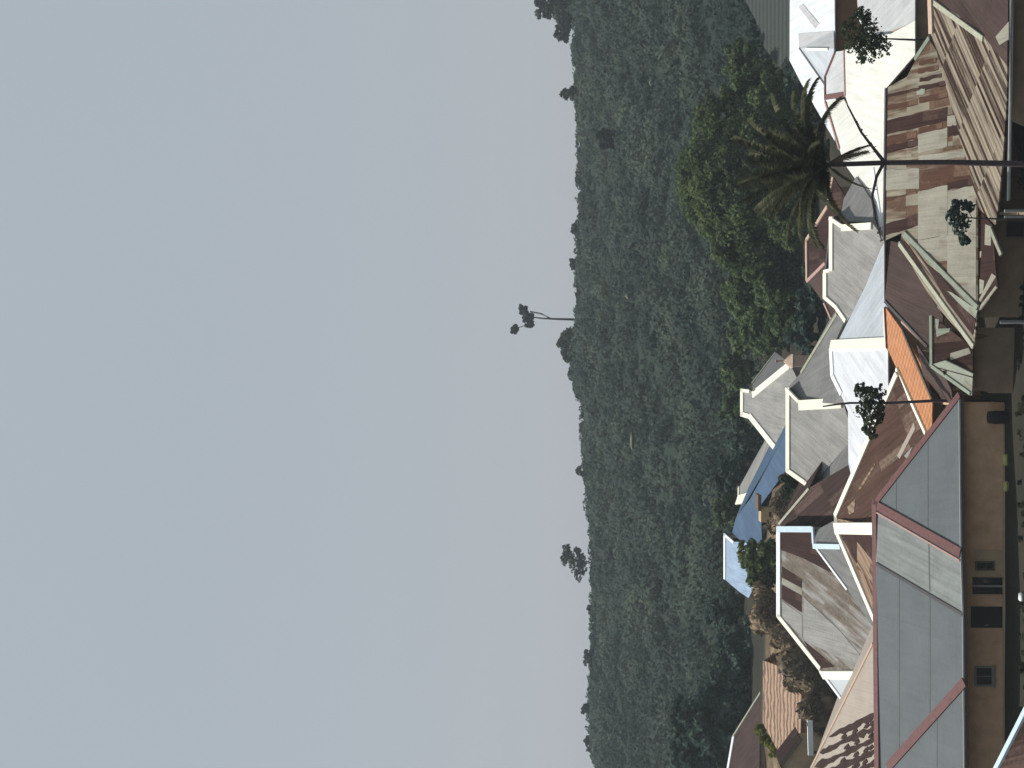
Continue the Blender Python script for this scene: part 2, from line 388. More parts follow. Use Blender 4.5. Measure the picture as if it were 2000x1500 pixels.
def ground_mat():
    g = G("village_soil"); P = g.n("NewGeometry").outputs["Position"]
    n1 = g.noise(P, .12, 5.0); n2 = g.noise(P, 1.3, 5.0, .7); n3 = g.noise(P, .45, 4.0)
    col = g.mix(g.ramp(n1, .40, .60), (.024, .025, .019, 1), (.040, .034, .026, 1))  # soil coloured very dark in place of shade over the yard
    col = g.mix(g.ramp(n2, .45, .75), col, (.032, .033, .024, 1))
    x, y, z = g.sep(P)
    bank = g.math('MULTIPLY', g.ramp(y, 156, 163), g.ramp(x, -8, -12))
    bank = g.math('MULTIPLY', bank, g.ramp(y, 190, 178))
    earth = g.mix(g.ramp(n3, .38, .62), (.115, .083, .054, 1), (.285, .205, .130, 1))
    earth = g.mix(g.ramp(n2, .5, .7), earth, (.16, .118, .078, 1))
    col = g.mix(bank, col, earth)
    g.bsdf(col, .95, .1, n2, .6, .15); return g.m
M_GROUND = ground_mat()
xs = [-700, -400, -250, -160] + [-120 + 2.5 * i for i in range(97)] + [160, 250, 400, 700]
ys = [-60, -30, -10] + [0 + 4 * i for i in range(20)] + [80 + 2 * i for i in range(96)] + [280, 320, 400, 500, 650, 900]
_nz = [(random.uniform(.1, .9), random.uniform(.1, .9), random.uniform(0, 6)) for _ in range(10)]
def rough(x, y): return sum(math.sin(a * x + c) * math.cos(b * y + c * 2) for a, b, c in _nz) / 10
grid_obj("ground", xs, ys, lambda x, y: gz(x, y) + rough(x, y) * (.15 + .9 * sstep(154, 175, y) * sstep(-6, -12, x)), M_GROUND)

YC, YB = 430.0, 246.0            # hill crest and foot
CREST = [(-400, 1096), (0, 1114), (100, 1114), (180, 1117), (250, 1122), (320, 1125), (400, 1126), (440, 1121), (500, 1119), (560, 1121), (640, 1119), (700, 1113),
         (760, 1118), (800, 1131), (900, 1134), (1000, 1143), (1060, 1150), (1150, 1150), (1250, 1150), (1320, 1147), (1400, 1146), (1460, 1150), (1500, 1160), (1900, 1190)]
def crest_z(X):
    y = 750 - X * F / YC
    v = np.interp(y, [c[0] for c in CREST], [c[1] for c in CREST]); return at(v, y, YC).z - 1.0
def hz(X, Y):
    zc = crest_z(X); zb = gz(X, YB) - 1.0 if X > -13 else 1.9
    if Y <= YC:
        s = max(0.0, (Y - YB) / (YC - YB)); z = zb + (zc - zb) * (s ** 0.92)
    else: z = zc - (Y - YC) * .12 - ((Y - YC) / 60) ** 2
    return z + .8 * math.sin(X * .055 + Y * .021) * sstep(YB, YB + 40, Y) * sstep(YC, YC - 40, Y) + .5 * math.sin(X * .13 + 2) * math.sin(Y * .06) * sstep(YC, YC - 40, Y)
def hill_mat():
    g = G("hill_ground"); P = g.n("NewGeometry").outputs["Position"]
    n1 = g.noise(P, .035, 5.0); n2 = g.noise(P, .5, 5.0, .7)
    col = g.mix(g.ramp(n1, .35, .65), (.026, .039, .033, 1), (.036, .052, .042, 1))
    col = g.mix(g.ramp(n2, .4, .7), col, (.030, .044, .036, 1)); g.bsdf(col, .95, .0, n2, .5, .4); return g.m
grid_obj("hillside", [-240 + 4 * i for i in range(121)], [YB - 6 + 4 * i for i in range(72)], hz, hill_mat())

# ------------------------------------------------------------------ foliage helpers
def leaf_mesh(C, N, S, asp=1.0):
    """C centres, N normals, S sizes -> one mesh of small leaf-cluster faces (bent quads)"""
    n = len(C); N = N / np.linalg.norm(N, axis=1, keepdims=True)
    R = rng.normal(size=(n, 3)); A = np.cross(N, R); A /= np.linalg.norm(A, axis=1, keepdims=True) + 1e-9
    B = np.cross(N, A); s = S[:, None]
    j = rng.uniform(.7, 1.3, size=(n, 4, 1))
    V = np.stack([C + A * s * j[:, 0], C + B * s * asp * j[:, 1], C - A * s * j[:, 2], C - B * s * asp * j[:, 3]], 1)
    V[:, 0] += N * s * .25; V[:, 2] -= N * s * .2
    me = bpy.data.meshes.new("foliage"); me.vertices.add(n * 4); me.vertices.foreach_set("co", V.reshape(-1).astype(np.float32))
    me.loops.add(n * 4); me.loops.foreach_set("vertex_index", np.arange(n * 4, dtype=np.int32))
    me.polygons.add(n); me.polygons.foreach_set("loop_start", np.arange(0, n * 4, 4, dtype=np.int32))
    me.update(calc_edges=True); me.validate(); return me
def blob_leaves(center, radii, nsub, per, leaf, flat=.75, fill=.25, rsub=(.16, .34)):
    """leaves gathered in many small clumps spread through an ellipsoid"""
    c = np.array(center); r = np.array(radii, float); Cs, Ns, Ss = [], [], []
    for _ in range(nsub):
        d = rng.normal(size=3); d /= np.linalg.norm(d)
        k = rng.uniform(.45, 1.0) ** .6 if rng.random() > fill else rng.uniform(0, .6)
        sc = c + d * r * k * .86
        rs = rng.uniform(*rsub) * float(np.mean(r))
        n = int(per * rng.uniform(.6, 1.4))
        e = rng.normal(size=(n, 3)); e /= np.linalg.norm(e, axis=1, keepdims=True)
        e[:, 2] = np.where((e[:, 2] < -.15) & (rng.random(n) < .6), -e[:, 2], e[:, 2])
        Cs.append(sc + e * rs * rng.uniform(.55, 1.1, size=(n, 1)) * np.array([1, 1, flat]))
        nn = e + np.array([0, 0, .45]) + rng.normal(size=(n, 3)) * .45; Ns.append(nn)
        Ss.append(leaf * rng.uniform(.55, 1.25, size=n))
    return Cs, Ns, Ss
def px_blob(x, y, rx, ry, Y, depth=None):
    p = at(x, y, Y); k = Y / F
    return (p.x, p.y, p.z), (ry * k, depth if depth else (ry * k + rx * k) * .5, rx * k)
def tree(name, label, blobs, base, mat, leaf, per=40, dens=1.0, trunk=.25, bark=None, cat="tree", group=None, limbs=True, fill=.3, flat=.75, rsub=(.13, .30), trunk_pts=None):
    """blobs: list of (x,y,rx,ry,Y[,depth]) photo-pixel ellipses at a real distance; base: (X,Y) or None"""
    bl = [px_blob(*b) for b in blobs]
    c0 = np.mean([b[0] for b in bl], 0)
    if base is None: base = (c0[0], c0[1])
    zg = hz(*base) if base[1] > YB + 3 else gz(*base)
    root = empty(name, (base[0], base[1], zg), label, cat, group)
    Cs, Ns, Ss = [], [], []
    for (c, r) in bl:
        vol = r[0] * r[1] * r[2]; nsub = int(max(22, min(160, dens * 4.2 * (vol ** (2 / 3)))))
        a, b, d = blob_leaves(c, r, nsub, per, leaf, flat, fill, rsub); Cs += a; Ns += b; Ss += d
    me = leaf_mesh(np.concatenate(Cs), np.concatenate(Ns), np.concatenate(Ss)); me.materials.append(mat)
    link_mesh("crown", me, root)
    bm = bmesh.new(); B = Vector((base[0], base[1], zg - .4)); T = Vector(c0)
    if trunk_pts: pts = [Vector(p) for p in trunk_pts]
    else: pts = [B, B.lerp(T, .4) + Vector((random.uniform(-.3, .3), random.uniform(-.3, .3), 0)), T]
    add_tube(bm, pts, [trunk * (1 - .6 * i / (len(pts) - 1)) for i in range(len(pts))])
    if limbs:
        for (c, r) in bl:
            for _ in range(3 if len(bl) < 4 else 2):
                s0 = pts[-2].lerp(pts[-1], random.uniform(.1, .8)); e = Vector(c) + Vector((random.uniform(-.6, .6) * r[0], random.uniform(-.6, .6) * r[1], random.uniform(-.2, .6) * r[2]))
                md = s0.lerp(e, .5) + Vector((0, 0, .12 * (e - s0).length * random.uniform(0, 1)))
                add_tube(bm, [s0, md, e], [trunk * .42, trunk * .28, trunk * .08], 6)
    recalc(bm); bm_obj("trunk", bm, bark or M_BARK, root, True)
    return root

# ================================================================== HOUSES
# ---- front house: long grey roof with maroon caps, brown plaster walls
h = House("house", "long front house with smooth grey roof, maroon hip caps and brown plaster wall", "house"); h.wallmat = M_WALLB
P1 = h.plane((1706, 985, ('z', 7.0)), (1874, 767, ('z', 3.0)), (1877, 1082, ('z', 3.25)))
P2 = h.plane((1706, 985, ('z', 7.0)), (1877, 1082, ('z', 3.25)), (1711, 1100, ('z', 6.95)))
P3 = h.plane((1711, 1100, ('z', 6.95)), (1711, 1500, ('z', 6.95)), (1881, 1199, h.hit(P2, 1881, 1199).y + .05))
P4 = h.plane((1733, 1492, h.hit(P3, 1733, 1492).y), (1882, 1325, h.hit(P3, 1882, 1325).y), (1885, 1620, ('z', 3.05)))
f1 = h.face(P1, [(1705, 985), (1874, 767), (1877, 1082)], M_SLATE)
f2 = h.face(P2, [(1706, 985), (1877, 1082), (1881, 1199), (1711, 1099)], M_SLATEL, dirpx=((1881, 1199), (1713, 1100)))  # sunlight on this slope is put into its paler sheet colour
f3 = h.face(P3, [(1711, 1098), (1881, 1199), (1882, 1326), (1733, 1494), (1711, 1500)], M_SLATE)
f4 = h.face(P4, [(1733, 1492), (1882, 1325), (1885, 1640), (1733, 1640)], M_SLATE)
RA, RB = vtx((1706, 985, ('z', 7.0))), vtx((1712, 1640, ('z', 7.0)))
h.face3([h.hit(P3, 1711, 1494), h.hit(P4, 1733, 1492), h.hit(P4, 1733, 1640), RB], M_SLATE)
bk = h.back(RA, RB, 9.5, 4.0, M_SLATE)
h.face3([RA, f1['p'][1], bk['p'][3]], M_SLATE)
h.strip(RA, h.hit(P3, 1711, 1500), Vector((0, -.3, .95)).normalized(), f3['c'], .62, M_TMAR, "ridge_cap", .12)
h.trim(f1, 0, 2, .45, M_TMAR, "hip_cap", .12); h.trim(f2, 0, 1, .30, M_TMAR, "hip_cap", .12)
h.strip(h.hit(P2, 1712, 1000), h.hit(P2, 1876, 1095), P2[1], f2['c'], .12, M_TPINK, "hip_cap", .10)
for ff, a_, b_ in ((f3, (1816, 1164), (1816, 1396)), (f3, (1756, 1128), (1756, 1464)), (f1, (1812, 850), (1812, 1040)), (f4, (1830, 1384), (1830, 1630)), (f2, (1814, 1048), (1816, 1156)), (f1, (1750, 925), (1750, 1006))):
    h.line(ff, a_, b_, .10, M_SLATELAP, "sheet_lap", .014, .010)
h.line(f3, (1712, 1101), (1881, 1200), .22, M_TDARK, "valley_gutter")
h.trim(f4, 0, 1, .62, M_TMAR, "hip_cap", .13)
h.trim(f1, 0, 1, .45, M_TMAR, "verge_cap", .12)
def eave_board(h, p, q, hgt=.22, mat=M_FASC, part="fascia"):
    h.tc += 1; bm = h.trims[(part, mat.name, h.tc)] = bmesh.new(); e = (q - p); s = Vector((e.y, -e.x, 0)).normalized()
    if s.y > 0: s = -s
    add_box(bm, p - Vector((0, 0, hgt + .04)) + s * .02, e, -s * .05, Vector((0, 0, hgt)))
for p, q in ((f1['p'][1], f1['p'][2]), (f2['p'][1], f2['p'][2]), (f3['p'][1], f3['p'][2]), (f4['p'][1], f4['p'][2])):
    eave_board(h, p, q)
    h.tc += 1; bm = h.trims[("eave_edge", M_FLIGHT.name, h.tc)] = bmesh.new(); add_box(bm, p + Vector((0, -.03, -.05)), q - p, Vector((0, .1, 0)), Vector((0, 0, .1)))
YW = 102.35
xr, xl = at(1900, 786, YW).x, at(1900, 1640, YW).x
h.foot = [[(xl, YW), (xr, YW), (xr, 118.5), (xl, 118.5)]]
front = h.build()
def wall_rect(parent, Y, x0, x1, y0, y1, name, mat, proud=.03, t=.06):
    """panel on a wall facing the viewer: photo x0..x1 is top..bottom, y0..y1 right..left"""
    a, b = at(x0, y1, Y - proud), at(x1, y0, Y - proud)
    bm = bmesh.new(); add_box(bm, Vector((a.x, Y - proud, b.z)), Vector((b.x - a.x, 0, 0)), Vector((0, t, 0)), Vector((0, 0, a.z - b.z)))
    recalc(bm); return bm_obj(name, bm, mat, parent)
def wall_window(parent, Y, x0, x1, y0, y1, bars=1, fmat=M_FRAME, sill=True, fw=.07):
    a, b = at(x0, y1, Y), at(x1, y0, Y); bm = bmesh.new()
    def bar(xa, xb, za, zb): add_box(bm, Vector((xa, Y - .09, za)), Vector((xb - xa, 0, 0)), Vector((0, .08, 0)), Vector((0, 0, zb - za)))
    bar(a.x, a.x + fw, b.z, a.z); bar(b.x - fw, b.x, b.z, a.z); bar(a.x + fw, b.x - fw, a.z - fw, a.z); bar(a.x + fw, b.x - fw, b.z, b.z + fw)
    for k in range(bars):
        xm = a.x + (b.x - a.x) * (k + 1) / (bars + 1); bar(xm - .03, xm + .03, b.z + fw, a.z - fw)
    recalc(bm); w = bm_obj("window", bm, fmat, parent)
    bm = bmesh.new(); add_box(bm, Vector((a.x + fw * .5, Y - .035, b.z + fw * .5)), Vector((b.x - a.x - fw, 0, 0)), Vector((0, .03, 0)), Vector((0, 0, a.z - b.z - fw)))
    recalc(bm); g_ = bm_obj("pane", bm, M_GLASS); g_.parent = w
    if sill:
        bm = bmesh.new(); add_box(bm, Vector((a.x - .08, Y - .16, b.z - .09)), Vector((b.x - a.x + .16, 0, 0)), Vector((0, .15, 0)), Vector((0, 0, .085)))
        recalc(bm); g_ = bm_obj("sill", bm, fmat); g_.parent = w
    return w
def keep(parent_obj):                                    # give sub-parts the same place as their part
    for c in parent_obj.children: c.matrix_parent_inverse = Matrix.Identity(4)
wall_window(front, YW, 1903, 1940, 1301, 1340, 1, fw=.12)
wall_rect(front, YW, 1902, 1962, 1074, 1126, "plaster_panel", M_WALLT, .025)
wall_window(front, YW - .03, 1904, 1942, 1096, 1114, 0, M_WOOD, False, fw=.12)
for y0, y1 in ((1128, 1142), (1147, 1160)): wall_window(front, YW, 1899, 1960, y0, y1, 0, M_DARK, False)
wall_rect(front, YW, 1899, 1961, 1142.5, 1146.5, "door_post", M_METALG, .05)
d = wall_rect(front, YW, 1896, 1958, 1185, 1226, "door", M_DARK, .04)
bm = bmesh.new(); q = at(1930, 1222, YW - .08); add_box(bm, q, Vector((.05, 0, 0)), Vector((0, .05, 0)), Vector((0, 0, .16))); recalc(bm)
hd = bm_obj("handle", bm, M_METALG); hd.parent = d
wall_rect(front, YW, 1958.5, 1965, 790, 1640, "plinth", M_WALLT, .12, .1)

# ---- big rusty house on the right, patched roof, long wing toward the viewer
h = House("house", "large rusty patched-roof house with striped wing and faded green hip caps", "house"); h.wallmat = M_WALLD
PP = h.plane((1731, 172, ('z', 7.0)), (1728, 465, ('z', 7.0)), (1908, 560, ('z', 3.1)))
fp = h.face(PP, [(1731, 172), (1771, 150), (1790, 114), (1814, 76), (1829, 99), (1909, 404), (1909, 603), (1760, 455), (1727, 470)], M_PATCH)
V1, V2 = h.hit(PP, 1829, 99), h.hit(PP, 1909, 404)
W1 = vtx((1967, 129, ('z', 3.0)))
n = (V2 - V1).cross(W1 - V1).normalized(); n = n if n.z > 0 else -n
PS = (V1, n)
fs = h.face(PS, [(1829, 99), (1814, 70), (1812, -60), (1826, 4), (1868, 27), (1922, 72), (1967, 129), (1967, 182), (1960, 288), (1950, 400), (1944, 440), (1909, 404)], M_STRIPE, dirpx=((1948, 300), (1850, 70)))
W0 = h.hit(PS, 1826, 2)
fw_ = h.face3([W0, h.hit(PS, 1868, 27), h.hit(PS, 1922, 72), W1, vtx((1970, -70, ('z', 3.0))), W0 + Vector((3.2, 1.2, -.3))], M_MAROON)
pw = h.plane((1868, 27, h.hit(PS, 1868, 27).y), (1967, 129, W1.y), (1970, -70, ('z', 3.0)))
h.face(pw, [(1970, 42), (1944, 72), (1952, 88), (1970, 76)], M_PALE, lift=.04)
h.strip(W0, h.hit(PS, 1922, 72), PS[1], fs['c'], .35, M_TPALE, "hip_cap", .1)
h.strip(h.hit(PS, 1814, -60), h.hit(PS, 1818, 66), PS[1], fs['c'], .62, M_TTAN, "verge_trim", .16)
# single sheets of the patched slope, rusted or replaced
def q4(x0, y0, x1, y1, s=-.20):                          # a sheet: x span, y span, slanting as the ribs do
    return [(x0, y0 - 0 * s), (x1, y0 + (x1 - x0) * s), (x1, y1 + (x1 - x0) * s), (x0, y1)]
for a, mm in (((1733, 184, 1795, 190), M_RUSTD), ((1734, 206, 1792, 216), M_RUST), ((1794, 168, 1850, 178), M_RUSTD), ((1731, 236, 1850, 263, -.23), M_RUSTD), ((1795, 190, 1850, 202, -.21), M_RUST), ((1731, 286, 1792, 300, -.25), M_RUSTD),
              ((1731, 268, 1790, 285, -.22), M_RUST), ((1794, 250, 1840, 262, -.25), M_RUST), ((1793, 263, 1850, 300, -.25), M_PALE), ((1794, 300, 1884, 318, -.12), M_PALE), ((1850, 226, 1868, 246, -.1), M_PALE), ((1852, 246, 1874, 268, -.2), M_RUSTD), ((1780, 294, 1880, 306, -.1), M_PATCH),
              ((1729, 332, 1795, 372, -.05), M_PALE), ((1797, 332, 1905, 372, -.16), M_RUST), ((1850, 357, 1905, 372, -.18), M_RUSTD), ((1730, 388, 1790, 393, -.25), M_RUST), ((1793, 374, 1851, 470, -.22), M_PALE), ((1850, 374, 1906, 600, -.24), M_PALE),
              ((1729, 438, 1793, 460, -.32), M_RUSTD), ((1793, 470, 1850, 520, -.2), M_PALE), ((1790, 176, 1806, 186, -.2), M_PALEG), ((1795, 120, 1828, 128), M_RUST), ((1793, 136, 1832, 144), M_RUST), ((1796, 152, 1838, 160), M_RUSTD)):
    x0, y0, x1, y1 = a[:4]; s = a[4] if len(a) > 4 else -.2
    poly = q4(x0, y0, x1, y1, s)
    poly = [(x, min(y, 603 if x > 1800 else 470) if not (y > 455 + (x - 1762) * 1.0 and x > 1762) else 455 + (x - 1762) * 1.0 - 4) for x, y in poly]
    jp = []
    for i_ in range(len(poly)):
        (xa, ya), (xb, yb) = poly[i_], poly[(i_ + 1) % len(poly)]; jp.append((xa, ya))
        if abs(xb - xa) > 12:
            for f_ in (.2, .4, .6, .8): jp.append((xa + (xb - xa) * f_, ya + (yb - ya) * f_ + random.uniform(-1.6, 1.6)))
    h.face(PP, jp, mm, lift=.025 + .006 * (len(jp) % 4 + (x0 % 3)))
h.strip(h.hit(PP, 1766, 458), h.hit(PP, 1910, 604), PP[1], h.hit(PP, 1850, 450), .34, M_TGREEN, "hip_cap", .14)
h.line(fp, (1788, 116), (1816, 74), .30, M_TGREEN, "hip_cap")
h.trim(fp, 0, 8, .18, M_TDARK, "ridge_cap")
# left hip band between the two pale caps
G0, G1, Q = h.hit(PP, 1763, 457), h.hit(PP, 1910, 604), vtx((1901, 678, ('z', 2.9)))
n = (G1 - G0).cross(Q - G0).normalized(); n = n if n.z > 0 else -n
PB = (G0, n)
fb = h.face(PB, [(1761, 457), (1910, 604), (1902, 679), (1823, 592), (1757, 478)], M_STRIPE, dirpx=((1905, 650), (1775, 470)))
h.face(PB, [(1764, 470), (1775, 480), (1805, 530), (1808, 545), (1800, 540)], M_RUSTD, lift=.03)
h.face(PB, [(1806, 513), (1836, 536), (1905, 626), (1900, 655), (1850, 590)], M_RUSTD, lift=.035)
h.face(PB, [(1850, 568), (1860, 572), (1909, 606), (1905, 622), (1880, 600)], M_PALEG, lift=.04)
h.strip(h.hit(PB, 1757, 478), h.hit(PB, 1902, 680), PB[1], fb['c'], .42, M_TPALE, "hip_cap", .12)
# dark maroon slope beyond it
PM = h.plane((1727, 470, ('z', 6.9)), (1727, 590, ('z', 6.7)), (1819, 683, ('z', 4.4)))
fm = h.face(PM, [(1727, 468), (1757, 474), (1842, 618), (1836, 660), (1818, 686), (1762, 622), (1727, 586)], M_MAROON)
h.line(fm, (1729, 588), (1817, 683), .22, M_TDARK, "verge_cap"); h.line(fm, (1762, 628), (1815, 680), .16, M_TPINK, "verge_cap")
# small porch roof with pale trims
PO = h.plane((1819, 620, ('z', 4.75)), (1820, 716, ('z', 4.75)), (1900, 684, ('z', 2.85)))
fo = h.face(PO, [(1819, 616), (1900, 679), (1900, 738), (1820, 716)], M_MRUST)
h.face(PO, [(1856, 690), (1892, 679), (1896, 690), (1856, 704)], M_PALE, lift=.04)
h.face(PO, [(1826, 622), (1834, 624), (1832, 642), (1856, 641), (1854, 648), (1829, 658)], M_PALEG, lift=.04)
h.line(fo, (1819, 616), (1820, 716), .24, M_TGREEN, "ridge_cap")
PO2 = h.plane((1820, 714, ('z', 4.75)), (1900, 738, ('z', 2.85)), (1898, 772, ('z', 2.7)))
fo2 = h.face(PO2, [(1820, 712), (1846, 704), (1900, 730), (1898, 773), (1872, 757)], M_PALEG)
h.line(fo2, (1820, 714), (1896, 768), .30, M_TGREEN, "hip_cap")
PO3 = h.plane((1800, 690, ('z', 5.1)), (1820, 716, ('z', 4.5)), (1857, 780, ('z', 3.0)))
h.face(PO3, [(1790, 672), (1818, 716), (1842, 727), (1858, 762), (1860, 778), (1828, 822), (1818, 802), (1804, 740)], M_MAROON)
# low veranda roof under the patched slope
PV = h.plane((1909, 404, ('z', 3.0)), (1909, 603, ('z', 3.0)), (1946, 562, ('z', 2.55)))
fv = h.face(PV, [(1909, 404), (1938, 440), (1944, 520), (1949, 562), (1911, 608)], M_RUSTD)
for poly in ([(1924, 438), (1936, 442), (1935, 480), (1923, 478)], [(1912, 492), (1917, 490), (1916, 503), (1912, 503)], [(1913, 545), (1922, 548), (1920, 570), (1913, 575)], [(1937, 534), (1945, 540), (1914, 590), (1912, 585)], [(1947, 562), (1944, 558), (1912, 600), (1913, 606)]):
    h.face(PV, poly, M_PALE, lift=.03)
h.strip(vtx((1936, 444, 94.2)), vtx((1958, 497, 92.6)), Vector((0, -.5, .86)), Vector((0, 200, 0)), .22, M_TPALE, "fascia", .14)
bk = h.back(vtx((1731, 172, ('z', 7.0))), vtx((1728, 465, ('z', 7.0))), 8.0, 3.8, M_RUSTD)
h.face3([vtx((1731, 172, ('z', 7.0))), h.hit(PP, 1814, 76), bk['p'][3]], M_RUSTD)
h.face3([vtx((1728, 465, ('z', 7.0))), h.hit(PM, 1727, 586), bk['p'][2]], M_RUSTD)
h.tc += 1; bm = h.trims[("gutter", M_METALG.name, h.tc)] = bmesh.new()
add_tube(bm, [at(1976, -40, 89.4), at(1974, 200, 90.0), at(1970, 392, 91.0)], [.11, .11, .11], 8)
a = lambda x, y, Y: (at(x, y, Y).x, Y)
h.foot = [[a(1900, 420, 91.8), a(1900, -60, 91.2), a(1900, -60, 100.5), a(1900, 100, 104.5), a(1900, 420, 97.0)],
          [a(1900, 620, 98.2), a(1900, 425, 97.0), a(1900, 425, 112.0), a(1900, 560, 112.0), a(1900, 620, 104.0)],
          [a(1900, 768, 100.3), a(1900, 640, 100.0), a(1900, 640, 103.5), a(1900, 760, 103.2)]]
rusty = h.build()
for y in (412, 424):
    p = at(1962, y, 92.0); bm = bmesh.new(); add_tube(bm, [Vector((p.x, 92.0, gz(p.x, 92) - .2)), Vector((p.x, 92.0, p.z))], [.09, .09], 8); recalc(bm); bm_obj("veranda_post", bm, M_METALG, rusty)
wall_rect(rusty, 96.9, 1966, 2000, 432, 462, "door", M_DARK, .25)
p = at(1958, 628, 97.0); bm = bmesh.new(); add_tube(bm, [Vector((p.x, 97.6, gz(0, 97) - .2)), Vector((p.x, 97.6, p.z))], [.12, .12], 8); recalc(bm); bm_obj("veranda_post", bm, M_METALG, rusty)

# ---- orange tiled roof
h = House("house", "narrow house with bright orange tiled roof beside the rusty patched house"); h.wallmat = M_WALLD
PO = h.plane((1729, 600, 113.5), (1809, 846, 109.8), (1820, 783, 107.6))
fo = h.face(PO, [(1729, 600), (1733, 680), (1752, 722), (1809, 848), (1820, 834), (1821, 782), (1801, 716), (1764, 648)], M_ORANGE)
h.strip(fo['p'][2], fo['p'][3], fo['n'], fo['c'], .36, M_TCREAM, "verge_trim", .16)
h.strip(fo['p'][5], fo['p'][7], fo['n'], fo['c'], -.25, M_WOOD, "fascia", .16)
h.strip(fo['p'][0], fo['p'][1], fo['n'], fo['c'], .14, M_TMAR, "ridge_cap", .12)
h.back(fo['p'][0], fo['p'][3], 5, 2.6, M_ORANGE)
h.build(shrink=.9)

# ---- bright white hip roof with cream cap, in the middle
h = House("house", "white hip-roofed house with wide cream cap in the middle of the village"); h.wallmat = M_WALLG
PW = h.plane((1622, 683, 128.0), (1734, 679, 117.2), (1735, 790, 119.5))
PWB = h.plane((1622, 683, 128.0), (1733, 679, 117.2), (1728, 478, 121.5))
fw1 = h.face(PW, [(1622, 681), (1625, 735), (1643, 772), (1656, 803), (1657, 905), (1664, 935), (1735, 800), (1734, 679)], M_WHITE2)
fw2 = h.face(PWB, [(1622, 683), (1734, 679), (1730, 470), (1722, 482), (1690, 560), (1640, 660)], M_BLUEW)  # bluish, darker tone paints the shade on this right-facing side
h.trim(fw2, 0, 1, .85, M_TCREAM, "hip_cap", .14); h.trim(fw1, 0, 7, .25, M_TCREAM, "hip_cap", .12)
h.trim(fw1, 0, 1, .5, M_TWHITE, "ridge_cap", .12); h.trim(fw1, 1, 2, .6, M_TWHITE, "hip_cap", .12)
h.line(fw2, (1728, 600), (1731, 680), .3, M_TCREAM, "fascia")
h.back(fw1['p'][0], fw1['p'][1], 9, 3, M_WHITE)
h.build(shrink=1.0)

# ---- brown roof with cream trims right behind the front house
h = House("house", "house with big brown rusty roof edged in cream behind the grey front roof"); h.wallmat = M_WALLD
PBn = h.plane((1751, 727, 113.0), (1631, 1004, 124.5), (1800, 850, 110.5))
fb1 = h.face(PBn, [(1751, 727), (1631, 1004), (1633, 1020), (1720, 1026), (1722, 960), (1812, 852), (1790, 815)], M_BROWN, dirpx=((1784, 826), (1665, 925)))
PBl = h.plane((1631, 1008, 124.5), (1706, 1028, 116.5), (1710, 1216, 119.0))
fb2 = h.face(PBl, [(1631, 1012), (1715, 1030), (1716, 1216), (1707, 1214), (1634, 1040)], M_BEIGER, dirpx=((1706, 1190), (1650, 1050)))
h.face(PBl, [(1640, 1043), (1700, 1036), (1708, 1060), (1704, 1110), (1672, 1100)], M_RUSTD, lift=.03)
h.face(PBl, [(1674, 1058), (1708, 1100), (1709, 1140), (1674, 1110)], M_BEIGER, lift=.05)
h.trim(fb1, 0, 1, .42, M_TCREAM, "ridge_cap", .14); h.strip(fb1['p'][1], fb1['p'][2], fb1['n'], fb1['c'], .5, M_TPALE, "ridge_cap", .12)
h.strip(h.hit(PBl, 1630, 1022), h.hit(PBl, 1706, 1022), PBl[1], fb2['c'], .92, M_TCREAM, "hip_cap", .16)
h.strip(h.hit(PBl, 1633, 1038), h.hit(PBl, 1709, 1216), PBl[1], fb2['c'], .55, M_TCREAM, "hip_cap", .14)
for poly, mm in (([(1752, 890), (1785, 825), (1787, 838), (1757, 896)], M_BEIGE), ([(1766, 890), (1782, 872), (1778, 882), (1772, 898)], M_GREY), ([(1676, 955), (1708, 905), (1709, 909), (1678, 960)], M_BEIGER), ([(1655, 990), (1670, 975), (1668, 1000), (1658, 1005)], M_BEIGER)):
    h.face(PBn, poly, mm, lift=.04)
h.back(fb1['p'][1], fb1['p'][0], 8, 3.5, M_BROWN)
h.build(shrink=1.0)

# ---- beige roof, lower left, behind the front house
h = House("house", "beige metal-roofed house with ragged maroon rust patches above the front roof's left end"); h.wallmat = M_WALLD
PZ = h.plane((1706, 1258, 118.5), (1585, 1500, 140.0), (1709, 1500, 116.5))
fz = h.face(PZ, [(1700, 1268), (1706, 1256), (1722, 1262), (1722, 1640), (1520, 1630), (1585, 1500), (1645, 1380)], M_BEIGE, dirpx=((1715, 1440), (1610, 1400)))
for r0 in range(7):
    ya = 1396 + r0 * 23; top_, bot_ = [], []; x = 1713.0
    while True:
        if x < 1645 - (ya + (1713 - x) * .46 - 1380) * .5 + random.uniform(3, 12): break
        yc = ya + (1713 - x) * .46; w0 = random.uniform(4.0, 7.5)
        top_.append((x, yc - w0 + random.uniform(-3, 2))); bot_.append((x - random.uniform(-1, 2), yc + w0 + random.uniform(-2, 4))); x -= random.uniform(5, 9)
    h.face(PZ, top_ + [(x, ya + (1713 - x) * .46)] + bot_[::-1], M_RUSTD, lift=.03 + .006 * (r0 % 2))
    for k in range(4):
        xx = random.uniform(1640, 1706); yy = ya + 11 + (1713 - xx) * .46
        h.face(PZ, [(xx, yy - 4), (xx - 6, yy + 1), (xx - 9, yy + 7), (xx - 3, yy + 8), (xx + 3, yy + 2)], M_RUSTD, lift=.05)
h.strip(h.hit(PZ, 1706, 1256), h.hit(PZ, 1585, 1500), PZ[1], fz['c'], .22, M_TTAN, "verge_cap", .12)
h.back(fz['p'][5], fz['p'][1], 7, 3, M_BEIGE)
h.build(shrink=1.0)

